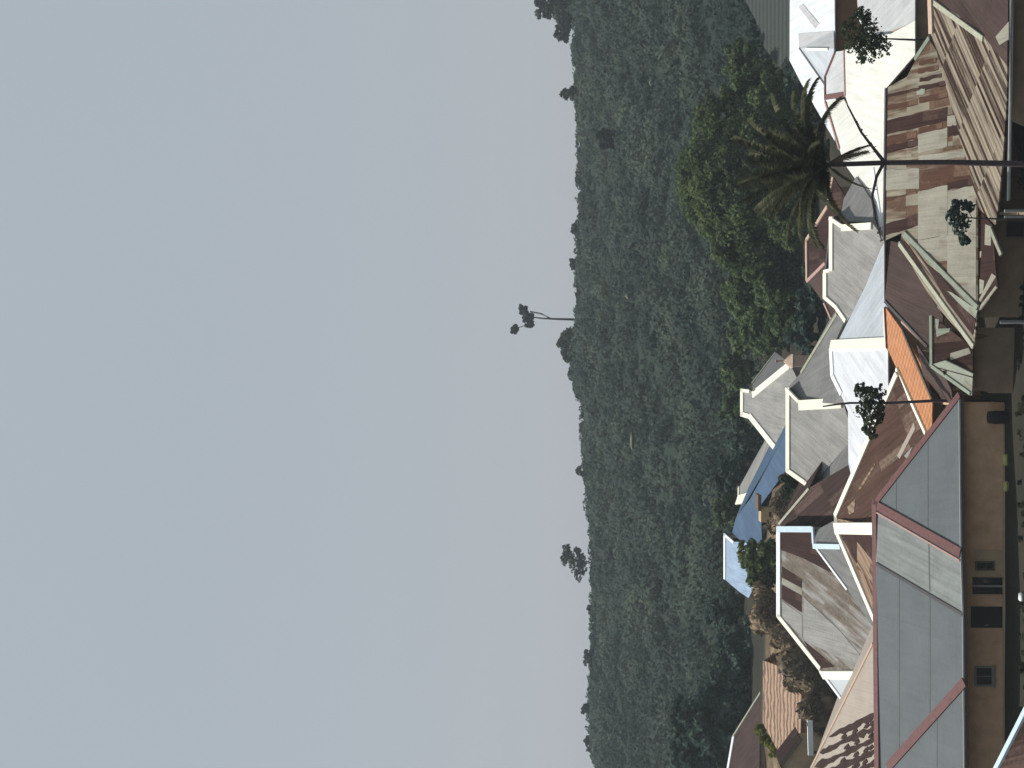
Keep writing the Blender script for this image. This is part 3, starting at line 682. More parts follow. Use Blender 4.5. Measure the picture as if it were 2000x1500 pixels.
# ---- white trimmed grey and rust roof, left
h = House("house", "grey and rust patchwork roofed house with white ridge and verge trims, left of centre"); h.wallmat = M_WALLG
PR = h.plane((1519, 1030, 145.0), (1519, 1203, 145.0), (1706, 1235, 131.0))
fr = h.face(PR, [(1519, 1029), (1587, 1029), (1589, 1062), (1625, 1112), (1712, 1232), (1725, 1300), (1684, 1309), (1602, 1309), (1519, 1204)], M_R2, dirpx=((1700, 1260), (1560, 1140)))
for poly, mm in (([(1525, 1040), (1584, 1040), (1588, 1063), (1625, 1118), (1618, 1116), (1568, 1090), (1525, 1074)], M_RUSTD), ([(1527, 1106), (1566, 1132), (1566, 1148), (1527, 1127)], M_RUSTD), ([(1527, 1142), (1565, 1163), (1565, 1196), (1527, 1170)], M_RUSTD),
                 ([(1570, 1252), (1630, 1302), (1601, 1306)], M_RUSTD), ([(1679, 1276), (1694, 1284), (1682, 1304), (1678, 1300)], M_RUSTD), ([(1569, 1166), (1640, 1232), (1680, 1280), (1674, 1302), (1570, 1250)], M_GREY), ([(1527, 1174), (1566, 1202), (1567, 1246), (1528, 1206)], M_GREY), ([(1527, 1128), (1566, 1149), (1566, 1160), (1527, 1140)], M_PALE)):
    h.face(PR, poly, mm, lift=.03)
PR2 = h.plane((1590, 1064, 138.6), (1642, 1066, 134.2), (1712, 1230, 129.8))
fr2 = h.face(PR2, [(1589, 1063), (1642, 1064), (1712, 1216), (1713, 1236), (1655, 1152)], M_GREYD)
PR3 = h.plane((1588, 1036, 140.0), (1634, 1016, 136.5), (1642, 1064, 134.2))
h.face(PR3, [(1590, 1038), (1634, 1014), (1642, 1064), (1590, 1062)], M_GREYD)
PR4 = h.plane((1602, 1312, 138.6), (1683, 1312, 132.3), (1650, 1374, 137.5))
fr4 = h.face(PR4, [(1602, 1310), (1690, 1310), (1684, 1330), (1650, 1374)], M_BLUEW)
h.trim(fr, 0, 8, .62, M_TWHITE, "ridge_cap", .14); h.trim(fr, 0, 1, .55, M_TBLUE, "verge_trim", .16); h.trim(fr, 1, 2, .28, M_TBLUE, "verge_trim", .16)
h.trim(fr, 8, 7, .45, M_TCREAM, "hip_cap", .14); h.strip(h.hit(PR4, 1602, 1311), h.hit(PR4, 1686, 1311), PR4[1], fr4['c'], .80, M_TCREAM, "hip_cap", .16)
h.trim(fr4, 0, 3, .35, M_TWHITE, "hip_cap", .12); h.trim(fr2, 0, 1, .45, M_TBLUE, "ridge_cap", .14); h.trim(fr2, 0, 4, .2, M_TWHITE, "verge_trim", .1)
h.back(fr['p'][0], fr['p'][8], 12, 5.5, M_R2)
h.build(shrink=1.0)

# ---- dark rust roof right of it
h = House("house", "dark maroon corrugated roof house between the white trimmed roof and the brown roof"); h.wallmat = M_WALLD
PX = h.plane((1523, 1021, 147.5), (1578, 955, 141.5), (1640, 1010, 138.0))
fx = h.face(PX, [(1522, 1022), (1580, 953), (1657, 908), (1670, 935), (1640, 1024), (1590, 1040), (1530, 1036)], M_MRUST, dirpx=((1648, 930), (1550, 1015)))
h.trim(fx, 0, 1, .22, M_TPALE, "ridge_cap", .12)
h.back(fx['p'][0], fx['p'][1], 7, 3.5, M_MRUST)
h.build(shrink=1.0)

# ---- grey roof with cream trims, centre
h = House("house", "broad grey gable roof house with cream ridge and gable boards, centre"); h.wallmat = M_WALLG
PG = h.plane((1537, 757, 148.0), (1537, 920, 148.0), (1657, 870, 139.0))
fg = h.face(PG, [(1537, 757), (1562, 783), (1645, 778), (1665, 850), (1659, 864), (1580, 956), (1572, 946), (1537, 921)], M_GREY, dirpx=((1640, 870), (1545, 790)))
h.trim(fg, 0, 7, .60, M_TCREAM, "ridge_cap", .14); h.trim(fg, 0, 1, .32, M_TCREAM, "verge_trim", .2); h.trim(fg, 1, 2, .95, M_TCREAM, "verge_trim", .2)
h.trim(fg, 7, 6, .45, M_TCREAM, "hip_cap", .14); h.trim(fg, 6, 5, .45, M_TCREAM, "hip_cap", .14)
PG2 = h.plane((1660, 860, 138.9), (1583, 957, 144.6), (1657, 912, 137.0))
h.face(PG2, [(1661, 858), (1664, 912), (1634, 922), (1582, 958)], M_GREYD)  # shaded lower slope, its shade painted as darker grey
h.back(fg['p'][0], fg['p'][7], 9, 4.2, M_GREY)
h.build(shrink=1.0)

# ---- grey slope to its right (in its shadow)
h = House("house", "house with dull grey roof slope falling toward the white hip roof"); h.wallmat = M_WALLD
PH = h.plane((1541, 752, 149.5), (1637, 611, 140.0), (1646, 772, 138.5))
fh = h.face(PH, [(1541, 754), (1565, 727), (1635, 612), (1660, 630), (1668, 700), (1660, 790), (1560, 785)], M_GREYD, dirpx=((1645, 720), (1560, 770)))  # right-facing slope, shade put into the darker grey
h.trim(fh, 1, 2, .30, M_TPALE, "ridge_cap", .12)
h.back(fh['p'][1], fh['p'][2], 7, 3.5, M_GREYD)
h.build(shrink=1.0)

# ---- grey roof with cream trims right of the white hip roof
h = House("house", "grey metal-roofed house with stepped cream ridge left of the tall bare trunk"); h.wallmat = M_WALLG
PG = h.plane((1622, 425, 131.0), (1622, 528, 131.0), (1728, 470, 122.5))
fg = h.face(PG, [(1622, 424), (1646, 440), (1704, 436), (1732, 475), (1728, 520), (1652, 630), (1632, 601), (1610, 582), (1610, 533), (1622, 530)], M_GREY, dirpx=((1725, 520), (1630, 445)))
h.trim(fg, 0, 9, .58, M_TCREAM, "ridge_cap", .14); h.trim(fg, 8, 7, .58, M_TCREAM, "ridge_cap", .14); h.trim(fg, 7, 6, .35, M_TCREAM, "hip_cap", .14); h.trim(fg, 6, 5, .38, M_TCREAM, "hip_cap", .14)
h.trim(fg, 0, 1, .32, M_TCREAM, "verge_trim", .16); h.trim(fg, 1, 2, .55, M_TCREAM, "verge_trim", .2); h.trim(fg, 8, 9, .3, M_TCREAM, "ridge_cap", .12)
PG2 = h.plane((1640, 430, 131.4), (1704, 432, 125.2), (1672, 350, 130.0))
h.face(PG2, [(1640, 432), (1706, 434), (1704, 395), (1672, 345), (1648, 388)], M_GREYD)  # shade of this right-facing slope is painted in its grey
h.back(fg['p'][0], fg['p'][8], 8, 3.8, M_GREY)
h.build(shrink=1.0)

# ---- maroon roof with tan edges behind it
h = House("house", "maroon roofed house with tan edge trims under the big dark tree"); h.wallmat = M_WALLD
PQ = h.plane((1575, 468, 152.0), (1576, 547, 152.0), (1640, 460, 144.0))
fq = h.face(PQ, [(1575, 468), (1576, 548), (1612, 512), (1650, 505), (1660, 400), (1627, 345), (1616, 402)], M_RUSTD)
PQ2 = h.plane((1576, 548, 152.0), (1612, 512, 147.6), (1630, 632, 148.5))
fq2 = h.face(PQ2, [(1576, 548), (1612, 512), (1650, 515), (1650, 620), (1627, 630), (1610, 592)], M_MAROON)
h.trim(fq, 0, 1, .38, M_TTAN, "ridge_cap", .14); h.trim(fq, 0, 6, .36, M_TTAN, "verge_trim", .14); h.trim(fq, 6, 5, .36, M_TTAN, "verge_trim", .14)
h.trim(fq2, 0, 1, .3, M_TPINK, "hip_cap", .14); h.trim(fq2, 5, 4, .25, M_TPINK, "verge_trim", .14)
h.back(fq['p'][0], fq['p'][1], 8, 3.5, M_RUSTD)
h.build(shrink=1.0)

# ---- far grey roof with thick cream trims
h = House("house", "farther grey roofed house with thick cream trims stepping round its ridge"); h.wallmat = M_WALLG
PK = h.plane((1448, 762, 192.0), (1448, 812, 192.0), (1537, 800, 180.0))
fk = h.face(PK, [(1448, 760), (1448, 812), (1464, 817), (1517, 884), (1560, 870), (1560, 745), (1541, 708), (1470, 766), (1465, 762)], M_GREY, dirpx=((1537, 820), (1455, 790)))
h.trim(fk, 0, 1, .75, M_TCREAM, "ridge_cap", .16)
for i, j, w in ((1, 2, .6), (2, 3, .8), (6, 7, .8), (8, 0, .4)): h.trim(fk, i, j, w, M_TCREAM, "verge_trim", .16)
PK2 = h.plane((1470, 747, 190.0), (1515, 690, 188.0), (1540, 710, 182.0))
fk2 = h.face(PK2, [(1469, 749), (1515, 688), (1545, 712), (1470, 764)], M_GREYD); h.trim(fk2, 0, 1, .2, M_TPALE, "ridge_cap", .12)
h.back(fk['p'][0], fk['p'][1], 10, 4.2, M_GREY)
h.build(shrink=1.2)

# ---- pale beige roof behind the blue one
h = House("house", "pale beige-grey roofed house with cream gable end above the blue roof"); h.wallmat = M_TCREAM
PL = h.plane((1442, 955, 204.0), (1496, 862, 196.0), (1490, 930, 190.0))
fl = h.face(PL, [(1443, 953), (1496, 862), (1520, 880), (1520, 900), (1475, 985), (1442, 985)], M_GREY)
h.trim(fl, 0, 5, .35, M_TCREAM, "verge_trim", .14)
h.strip(h.hit(PL, 1443, 969), h.hit(PL, 1468, 962), PL[1], h.hit(PL, 1450, 1000), 1.25, M_TCREAM, "verge_trim", .2)
h.back(fl['p'][0], fl['p'][1], 8, 4, M_GREY)
h.build(shrink=1.2)

# ---- blue roof
h = House("house", "blue metal-roofed long house behind the earth bank, deep blue slope"); h.wallmat = M_WALLG
PU = h.plane((1432, 1045, 197.0), (1536, 850, 173.0), (1487, 1050, 186.5))
fu = h.face(PU, [(1430, 1040), (1437, 1012), (1466, 973), (1514, 884), (1540, 838), (1560, 850), (1537, 916), (1486, 986), (1488, 1056), (1468, 1066), (1444, 1054)], M_BLUE)
h.back(fu['p'][1], fu['p'][4], 7, 3, M_BLUE)
h.build(shrink=1.4)

# ---- pale blue roof with white verge
h = House("house", "pale blue roofed house with white ridge behind the bushy tree on the bank"); h.wallmat = M_WALLG
PU = h.plane((1415, 1042, 206.0), (1415, 1130, 206.0), (1475, 1090, 196.0))
fu = h.face(PU, [(1415, 1042), (1415, 1131), (1444, 1156), (1462, 1168), (1490, 1110), (1490, 1060), (1434, 1058)], M_LBLUE)
h.trim(fu, 0, 1, .55, M_TWHITE, "ridge_cap", .14); h.trim(fu, 0, 6, .35, M_TWHITE, "verge_trim", .14)
h.back(fu['p'][0], fu['p'][1], 8, 4, M_LBLUE)
h.build(shrink=1.2)

# ---- maroon roof far left
h = House("house", "maroon roofed house with white ridge at the far left below the dark trees"); h.wallmat = M_WALLD
PY = h.plane((1432, 1438, 196.0), (1488, 1350, 191.0), (1486, 1460, 187.0))
fy = h.face(PY, [(1489, 1347), (1432, 1438), (1421, 1502), (1416, 1590), (1482, 1590), (1484, 1430), (1492, 1400)], M_MAROON)
h.trim(fy, 1, 2, .6, M_TWHITE, "ridge_cap", .14); h.strip(fy['p'][2], fy['p'][3], fy['n'], fy['c'], .6, M_TWHITE, "ridge_cap", .14); h.trim(fy, 0, 1, .3, M_TPALE, "verge_trim", .14)
h.back(fy['p'][1], fy['p'][3], 8, 4, M_MAROON)
h.build(shrink=1.2)

# ---- old clay tiled roof, left
h = House("house", "house with old wavy clay tiled roof in tan and rust stripes, left edge"); h.wallmat = M_WALLD
PT = h.plane((1490, 1320, 172.0), (1490, 1410, 172.0), (1562, 1420, 163.0))
ft = h.face(PT, [(1490, 1290), (1518, 1300), (1535, 1330), (1566, 1358), (1563, 1442), (1527, 1482), (1490, 1412)], M_CLAY)
h.back(ft['p'][0], ft['p'][6], 7, 3, M_CLAY)
h.build(shrink=1.0)

# ---- tan walled cottage, left edge
h = House("house", "tan walled cottage with brown eave board at the left edge below the clay tiles"); h.wallmat = M_WALLT
a_, b_ = at(1562, 1440, 152.0), at(1522, 1492, 152.5)
c_ = b_ + (b_ - a_) * 1.5; c_.z = a_.z + .2
up_ = Vector((.3, 3.2, .05))
h.face3([a_, b_, b_ + up_, a_ + up_], M_RUSTD); h.face3([b_, c_, c_ + up_, b_ + up_], M_RUSTD)
h.strip(a_, b_, Vector((0, -.9, .3)).normalized(), a_ - Vector((0, 0, 9)), .45, M_WOOD, "fascia", .1)
h.build(shrink=.6)

# ---- big white roof, far right
h = House("house", "big bright white roofed house with a small hipped wing at the right edge"); h.wallmat = M_WALLO
PE = h.plane((1543, 0, 150.0), (1543, 118, 150.0), (1627, 40, 141.5))
fe = h.face(PE, [(1543, -90), (1542, 118), (1565, 163), (1630, 275), (1632, 200), (1629, -90)], M_WHITE)
ea = h.hit(PE, 1562, 94); eb = at(1629, 95, h.hit(PE, 1629, 95).y - 1.6); ec = h.hit(PE, 1629, 60); ed = h.hit(PE, 1560, 66); ee = h.hit(PE, 1612, 166); ef = h.hit(PE, 1630, 168)
up_ = Vector((0, 0, .04))
h.face3([ea + up_, ed + up_, ec + up_, eb], M_GREYW, wall=False); h.face3([ea + up_, eb, ef + up_, ee + up_], M_BLUEW, wall=False)  # wing's right slope has its shade painted in as grey
h.strip(ea.lerp(eb, .2), ea.lerp(eb, .85), Vector((-.3, -.3, .9)).normalized(), ee, .22, M_TCREAM, "ridge_cap", .16)
h.strip(ea, ee, PE[1], ef, .14, M_GREYD, "valley_gutter", .1)
h.face(PE, [(1560, 14), (1568, 8), (1600, 46), (1592, 56)], M_GREYW, lift=.04)
h.back(fe['p'][0], fe['p'][1], 9, 4.5, M_WHITE)
h.build(shrink=.9)

# ---- cream-white roof, right, behind the rusty house
h = House("house", "large cream-white roofed house behind the rusty house at the right, pink ridge edge"); h.wallmat = M_WALLD
PC = h.plane((1646, 100, 129.0), (1787, 60, 116.5), (1728, 300, 123.0))
fc = h.face(PC, [(1648, 98), (1650, 185), (1660, 214), (1700, 278), (1725, 312), (1742, 330), (1800, 190), (1787, 140), (1787, 40), (1740, 66), (1700, 70)], M_CREAM, dirpx=((1780, 150), (1660, 120)))
PC2 = h.plane((1676, 30, 127.5), (1787, 45, 117.0), (1786, -40, 117.6))
fc2 = h.face(PC2, [(1676, 28), (1700, 72), (1742, 66), (1787, 48), (1787, -90), (1668, -90)], M_GREYW)
h.line(fc2, (1744, 66), (1787, 48), .38, M_TPINK, "hip_cap"); h.line(fc2, (1676, 28), (1700, 70), .3, M_TWHITE, "ridge_cap")
h.line(fc, (1649, 98), (1651, 188), .16, M_TPINK, "ridge_cap")
h.back(fc['p'][0], fc['p'][1], 6, 3, M_CREAM)
h.build(shrink=1.0)

# ---- small grey roof with maroon edges
h = House("shed", "small grey shed roof with maroon edge strips between two white roofs", "shed"); h.wallmat = M_WALLG
PD = h.plane((1612, 150, 136.5), (1612, 193, 136.5), (1650, 140, 130.5))
fd = h.face(PD, [(1632, 101), (1612, 150), (1612, 194), (1652, 188), (1653, 98)], M_GREYW)
h.trim(fd, 0, 1, .22, M_TMAR, "verge_trim", .12); h.trim(fd, 1, 2, .28, M_TMAR, "ridge_cap", .12); h.trim(fd, 2, 3, .42, M_TMAR, "verge_trim", .12)
h.build(shrink=.4)

# ---- low white roof beside the tall trunk
h = House("house", "low white roofed house crossed by the tall bare trunk, next to the cream-white roof"); h.wallmat = M_WALLD
PD = h.plane((1612, 200, 138.0), (1650, 320, 133.0), (1727, 400, 124.5))
fd = h.face(PD, [(1612, 198), (1648, 194), (1664, 224), (1728, 318), (1735, 400), (1732, 486), (1716, 452), (1690, 402), (1672, 352), (1648, 318), (1640, 292)], M_CREAM)
h.trim(fd, 0, 10, .2, M_TPINK, "verge_trim", .12)
h.line(fd, (1705, 330), (1726, 470), .5, M_TWHITE, "ridge_cap")
h.build(shrink=1.0)

# ---- dark tiled roof, upper right
h = House("house", "dark grey-green tiled roof house at the right edge behind the white roof"); h.wallmat = M_WALLD
PD = h.plane((1450, 0, 204.0), (1450, -60, 204.0), (1543, 40, 188.0))
fd = h.face(PD, [(1440, -90), (1450, -10), (1476, 40), (1492, 92), (1520, 130), (1560, 130), (1560, -90)], M_DTILE)
h.back(fd['p'][0], fd['p'][1], 8, 3.5, M_DTILE)
h.build(shrink=1.2)

# ---- near maroon roof at the lower left corner
h = House("house", "nearest house, maroon roof with pale blue verge cut by the lower left corner"); h.wallmat = M_WALLB
PN = h.plane((1944, 1505, 85.0), (2004, 1386, 82.0), (2030, 1505, 80.0))
fn = h.face(PN, [(1930, 1532), (2012, 1370), (2120, 1420), (2110, 1640), (1935, 1640)], M_MRUST, dirpx=((2040, 1450), (1975, 1470)))
h.trim(fn, 0, 1, .34, M_TBLUE, "verge_trim", .18)
h.back(fn['p'][0], fn['p'][4], 5, 2.5, M_MRUST)
h.build(shrink=.8)

# ---- little mud hut with a flat stone-coloured slab roof on the bank
p = at(1500, 1005, 176.0); g0 = gz(p.x, p.y)
hut = empty("hut", (p.x, p.y, g0), "little tan mud hut with a dark slab roof on the earth bank", "hut")
def loc_box(name, mat, x0, x1, y0, y1, z0, z1, par=hut):
    bm = bmesh.new(); add_box(bm, Vector((x0, y0, z0)), Vector((x1 - x0, 0, 0)), Vector((0, y1 - y0, 0)), Vector((0, 0, z1 - z0))); recalc(bm); return bm_obj(name, bm, mat, par)
zt = at(1486, 985, 176.0).z
loc_box("wall", M_WALLT, p.x - .9, p.x + .7, 176, 178.5, g0 - .5, zt - .02)
loc_box("roof", M_WOOD, at(1480, 994, 176).x - .2, at(1480, 984, 176).x + 1.0, 175.5, 179, zt, zt + .35)
loc_box("door", M_DARK, p.x - .3, p.x + .3, 175.97, 176.05, g0 - .3, g0 + 1.3)

# ---- white wall with a red block chimney between far roofs
p = at(1555, 700, 165.0); pav = empty("outbuilding", (p.x, 165, gz(p.x, 165)), "tiny pinkish-white outbuilding with a finial beside the dull grey slope", "outbuilding")
a_, b_ = at(1538, 716, 165), at(1562, 694, 165)
loc_box("wall", M_TTAN, a_.x, b_.x, 165, 167, gz(p.x, 165) - .5, at(1548, 700, 165).z, pav)
bm = bmesh.new(); zt = at(1548, 700, 165).z; pk = [Vector((a_.x - .15, 164.8, zt)), Vector((b_.x + .15, 164.8, zt)), Vector((b_.x + .15, 167.2, zt)), Vector((a_.x - .15, 167.2, zt))]
tp = Vector(((a_.x + b_.x) / 2, 166, zt + .9)); vs = [bm.verts.new(q) for q in pk]; t_ = bm.verts.new(tp)
for i in range(4): bm.faces.new((vs[i], vs[(i + 1) % 4], t_))
bm.faces.new(vs); recalc(bm); bm_obj("roof", bm, M_TTAN, pav)
bm = bmesh.new(); add_tube(bm, [tp - Vector((0, 0, .1)), tp + Vector((0, 0, .5)), tp + Vector((0, 0, .8))], [.08, .1, .2], 8); recalc(bm); bm_obj("finial", bm, M_TPINK, pav)

# ================================================================== earth mounds and brush on the bank
M_F_BRUSH = foliage("dry_brush_stalks", (.075, .060, .042), (.175, .135, .088), (.36, .28, .185), .1, .5, .3)
def mound(name, label, blob, mat, cat, squash=1.0, seed=1):
    c, r = px_blob(*blob); rr = random.Random(seed)
    em = empty(name, (c[0], c[1], gz(c[0], c[1])), label, cat)
    ph = [(rr.uniform(1.5, 4), rr.uniform(1.5, 4), rr.uniform(1.5, 4), rr.uniform(0, 6)) for _ in range(7)]
    def kk(d): return 1 + .16 * sum(np.sin(a * d[..., 0] + q) * np.cos(b * d[..., 1] - q) * np.sin(c_ * d[..., 2] + 2 * q) for a, b, c_, q in ph)
    n = 3000; e = rng.normal(size=(n, 3)); e /= np.linalg.norm(e, axis=1, keepdims=True); e[:, 2] = np.abs(e[:, 2])
    q = np.sin(e[:, 0] * 5 + seed) * np.cos(e[:, 2] * 4 + seed * 2) + rng.normal(size=n) * .6; e = e[q > .0]; n = len(e)
    lm = leaf_mesh(np.array(c) + e * np.array(r) * np.array([1, 1, squash]) * (kk(e) + rng.uniform(-.01, .05, size=n))[:, None], e + rng.normal(size=(n, 3)) * .5, rng.uniform(.06, .24, n), 1.8)
    lm.materials.append(M_F_BRUSH); link_mesh("dry_brush", lm, em)
    root = bmesh.new(); bmesh.ops.create_icosphere(root, subdivisions=4, radius=1.0)
    for v in root.verts:
        d = v.co.copy(); k = 1 + .16 * sum(math.sin(a * d.x + q) * math.cos(b * d.y - q) * math.sin(c_ * d.z + 2 * q) for a, b, c_, q in ph)
        v.co = Vector((c[0] + d.x * r[0] * k, c[1] + d.y * r[1] * k, c[2] + d.z * r[2] * k * squash))
        v.co.z = max(v.co.z, gz(v.co.x, v.co.y) - .7)
    bm_obj("heap", root, mat, em, True); return em
mound("earth_mound", "tan bare earth mound below the pale blue roof", (1515, 1205, 46, 52, 168, 4), M_EARTH, "mound", seed=3)
mound("earth_mound", "low brown soil heap beside the mud hut", (1545, 1010, 40, 40, 170, 4), M_EARTH, "mound", seed=5)
mound("brush_mound", "rounded heap of dark dry brush next to the wavy clay tiles", (1600, 1296, 70, 62, 160, 3.5), M_THATCH, "mound", seed=9)
mound("earth_mound", "narrow tan soil ridge between the brush heap and the clay tiles", (1575, 1240, 62, 34, 163, 3), M_EARTH, "mound", seed=12)
mound("earth_mound", "small tan mound under the old clay tiles by the white post", (1600, 1385, 40, 30, 156, 2.5), M_EARTH, "mound", seed=14)
# white post by the cottage
p = at(1560, 1418, 150); bm = bmesh.new(); add_tube(bm, [Vector((at(1582, 1415, 150).x, 150, gz(-30, 150) - .4)), Vector((at(1582, 1415, 150).x, 150, at(1575, 1415, 150).z))], [.2, .2], 10)
recalc(bm)
wp = empty("shelter", (at(1582, 1440, 150).x, 150, gz(-30, 150)), "white beam on dark posts beside the tan cottage", "shelter"); bm_obj("post", bm, M_WOOD, wp)
q0, q1 = at(1582, 1408, 149.8), at(1584, 1476, 149.8); bm = bmesh.new(); add_box(bm, q1 - Vector((0, 0, .25)), q0 - q1, Vector((0, .3, 0)), Vector((0, 0, .5))); recalc(bm); bm_obj("beam", bm, M_TWHITE, wp)
bm = bmesh.new(); qx = at(1584, 1470, 150); add_tube(bm, [Vector((qx.x, 150.1, gz(-30, 150) - .4)), Vector((qx.x, 150.1, qx.z - .2))], [.14, .14], 8); recalc(bm); bm_obj("post", bm, M_WOOD, wp)

# ================================================================== TREES
GT = "trees behind the houses"
tree("broadleaf_tree", "huge dark broadleaf tree with sunlit top rising behind the maroon tan-edged roof", [(1390, 360, 80, 110, 186), (1420, 250, 70, 80, 188), (1450, 470, 80, 80, 186), (1440, 370, 100, 120, 184), (1500, 300, 90, 110, 182), (1540, 410, 70, 80, 180)], (at(1560, 340, 185).x, 185), M_F_BIG, .20, 140, 1.0, .7, group=GT)
tree("broadleaf_tree", "deep green broadleaf tree left of the huge tree, above the maroon roof", [(1460, 570, 60, 60, 196), (1510, 540, 70, 70, 192), (1550, 610, 60, 60, 188), (1500, 650, 60, 60, 198)], (at(1560, 580, 192).x, 192), M_F_OLIVE, .20, 125, 1.0, .5, group=GT)
tree("broadleaf_tree", "yellowish green tree with open crown beside the dark tiled roof", [(1450, 120, 40, 50, 200), (1480, 170, 60, 60, 196), (1440, 190, 40, 40, 200), (1520, 200, 60, 70, 192)], (at(1560, 170, 196).x, 196), M_F_OLIVE, .20, 120, .95, .45, group=GT)
tree("broadleaf_tree", "dark blue-green tree mass at the far left behind the maroon roof", [(1405, 1420, 80, 80, 203), (1430, 1345, 65, 65, 203), (1455, 1280, 45, 60, 202), (1375, 1475, 75, 65, 204), (1345, 1410, 45, 60, 204), (1455, 1480, 50, 70, 203), (1440, 1400, 60, 70, 203)], (at(1500, 1400, 203).x, 203), M_F_DARK, .30, 80, .95, .6, group=GT)
tree("thicket", "low dark thicket under the deep green tree, touching the maroon tan-edged roof", [(1588, 590, 40, 60, 172), (1575, 650, 45, 50, 174), (1595, 520, 30, 50, 172)], None, M_F_DARK, .28, 70, 1.0, .25, cat="bush")
tree("thicket", "low dark thicket behind the big white roof under the huge tree", [(1595, 230, 45, 60, 174), (1560, 160, 40, 50, 178), (1625, 300, 30, 40, 170)], None, M_F_DARK, .28, 70, 1.0, .25, cat="bush")
# row at the foot of the hill
row = [(1455, 650, 45, 45, 209), (1440, 720, 42, 40, 210), (1452, 860, 42, 45, 211), (1430, 790, 30, 45, 211), (1425, 930, 42, 42, 212), (1420, 1000, 36, 40, 212), (1412, 1200, 45, 42, 211), (1462, 1240, 30, 45, 206), (1430, 1265, 42, 38, 208)]
rl = ["rounded olive tree above the far cream-trimmed grey roof's right edge", "olive tree left of the rounded one, right above the cream ridge", "tree between the grey cream-trimmed roof and the pale beige roof",
      "low bush-like tree straight above the far cream ridge", "dusky tree above the pale beige roof", "small dusky tree touching the deep blue roof", "tree left of the pale blue roof", "shrubby tree on the bank above the tan mound", "tree above the bank, right of the far-left dark mass"]
rm = [M_F_OLIVE, M_F_OLIVE, M_F_DARK, M_F_OLIVE, M_F_DARK, M_F_OLIVE, M_F_DARK, M_F_DARK, M_F_DARK]
for b, l, mm in zip(row, rl, rm):
    tree("broadleaf_tree", l, [b, (b[0] + 18, b[1] + random.uniform(-22, 22), b[2] * .7, b[3] * .75, b[4] - 2)], None, mm, .30, 70, 1.0, .3, group="trees along the foot of the hill")
tree("bushy_tree", "bushy green tree in front of the pale blue roof", [(1468, 1085, 32, 34, 172), (1490, 1130, 34, 36, 171), (1500, 1080, 32, 30, 170), (1480, 1108, 34, 40, 171), (1502, 1105, 26, 40, 170)], (at(1540, 1105, 171).x, 171), M_F_BUSH, .24, 60, 1.2, .22, rsub=(.2, .4))
tree("bush", "dark green bush on the bank beneath the blue roof", [(1545, 950, 30, 26, 160), (1565, 965, 20, 16, 158)], (at(1575, 952, 160).x, 160), M_F_NEAR, .28, 40, .9, .12, cat="bush")
tree("bush", "yellow-green bush between maroon and clay tiled roofs at the left", [(1495, 1440, 14, 18, 175, 1.5), (1508, 1460, 16, 20, 173, 1.5), (1485, 1425, 10, 12, 177, 1.2)], (at(1530, 1450, 174).x, 174), M_F_LIME, .22, 40, 1.0, .1, cat="bush")

# tall palm in the foreground
YT = 82.0
base = at(2000, 321, YT); zb = gz(base.x, YT)
palm = empty("palm_tree", (base.x, YT, zb), "tall palm with slender bare trunk and dark drooping fronds in the foreground", "palm tree")
tp = [Vector((base.x, YT, zb - .4)), at(1985, 320, YT), at(1850, 317, YT), at(1725, 318, YT), at(1640, 321, YT), at(1608, 322, YT)]
bm = bmesh.new(); add_tube(bm, tp, [.19, .17, .15, .14, .13, .10], 10); recalc(bm); bm_obj("trunk", bm, M_BARKP, palm, True)
M_RACHIS = plain("frond_rib", (.085, .075, .045), .2)
def frond(root, az, el, L, droop, mat, lw=.62, name="frond"):
    d = Vector((math.cos(az) * math.cos(el), math.sin(az) * math.cos(el), math.sin(el))); pts = []; p = root.copy(); n = 14
    for i in range(n + 1):
        pts.append(p.copy()); d = (d + Vector((0, 0, -droop * (.4 + i / n) / n))).normalized(); p = p + d * (L / n)
    me = bmesh.new(); add_tube(me, pts, [.045 * (1 - .8 * i / n) for i in range(n + 1)], 5)
    for i in range(10, n * 7):
        t = i / (n * 7) * n; k = min(n - 1, int(t)); q = pts[k].lerp(pts[k + 1], t - k); e = (pts[k + 1] - pts[k]).normalized()
        sd = e.cross(Vector((0, 0, 1))); sd = sd.normalized() if sd.length > .05 else Vector((1, 0, 0)); ln = lw * (.45 + .55 * math.sin(math.pi * min(1, t / n * .9 + .1))) * random.uniform(.75, 1.15)
        for sg in (-1, 1):
            dr = (sd * sg * .8 + e * .55 + Vector((0, 0, -.45 + random.uniform(-.25, .2)))).normalized(); w = e * .045
            vs = [me.verts.new(q - w), me.verts.new(q + w), me.verts.new(q + w * .8 + dr * ln * .6), me.verts.new(q + dr * ln + Vector((0, 0, -.08)))]
            me.faces.new(vs)
    return bm_obj(name, me, mat, palm)
CR = at(1616, 322, YT)
for k in range(34):
    az = k * 2.399963 + random.uniform(-.2, .2); q = k / 33.0
    el = math.radians(84 - 62 * q) + random.uniform(-.12, .12)
    frond(CR, az, el, random.uniform(4.3, 5.3), .75 + .75 * q + random.uniform(-.2, .3), M_F_FEATHER, .6)
M_F_DEAD = foliage("dry_frond", (.085, .070, .045), (.16, .13, .085), (.26, .22, .15), .2, .8)
for az, el, L in ((2.9, -.75, 2.6), (.3, -.85, 2.6), (-1.2, -.6, 2.4), (3.6, .25, 4.6)): frond(CR, az, el, L, 1.5, M_F_DEAD, .45, "dry_frond")
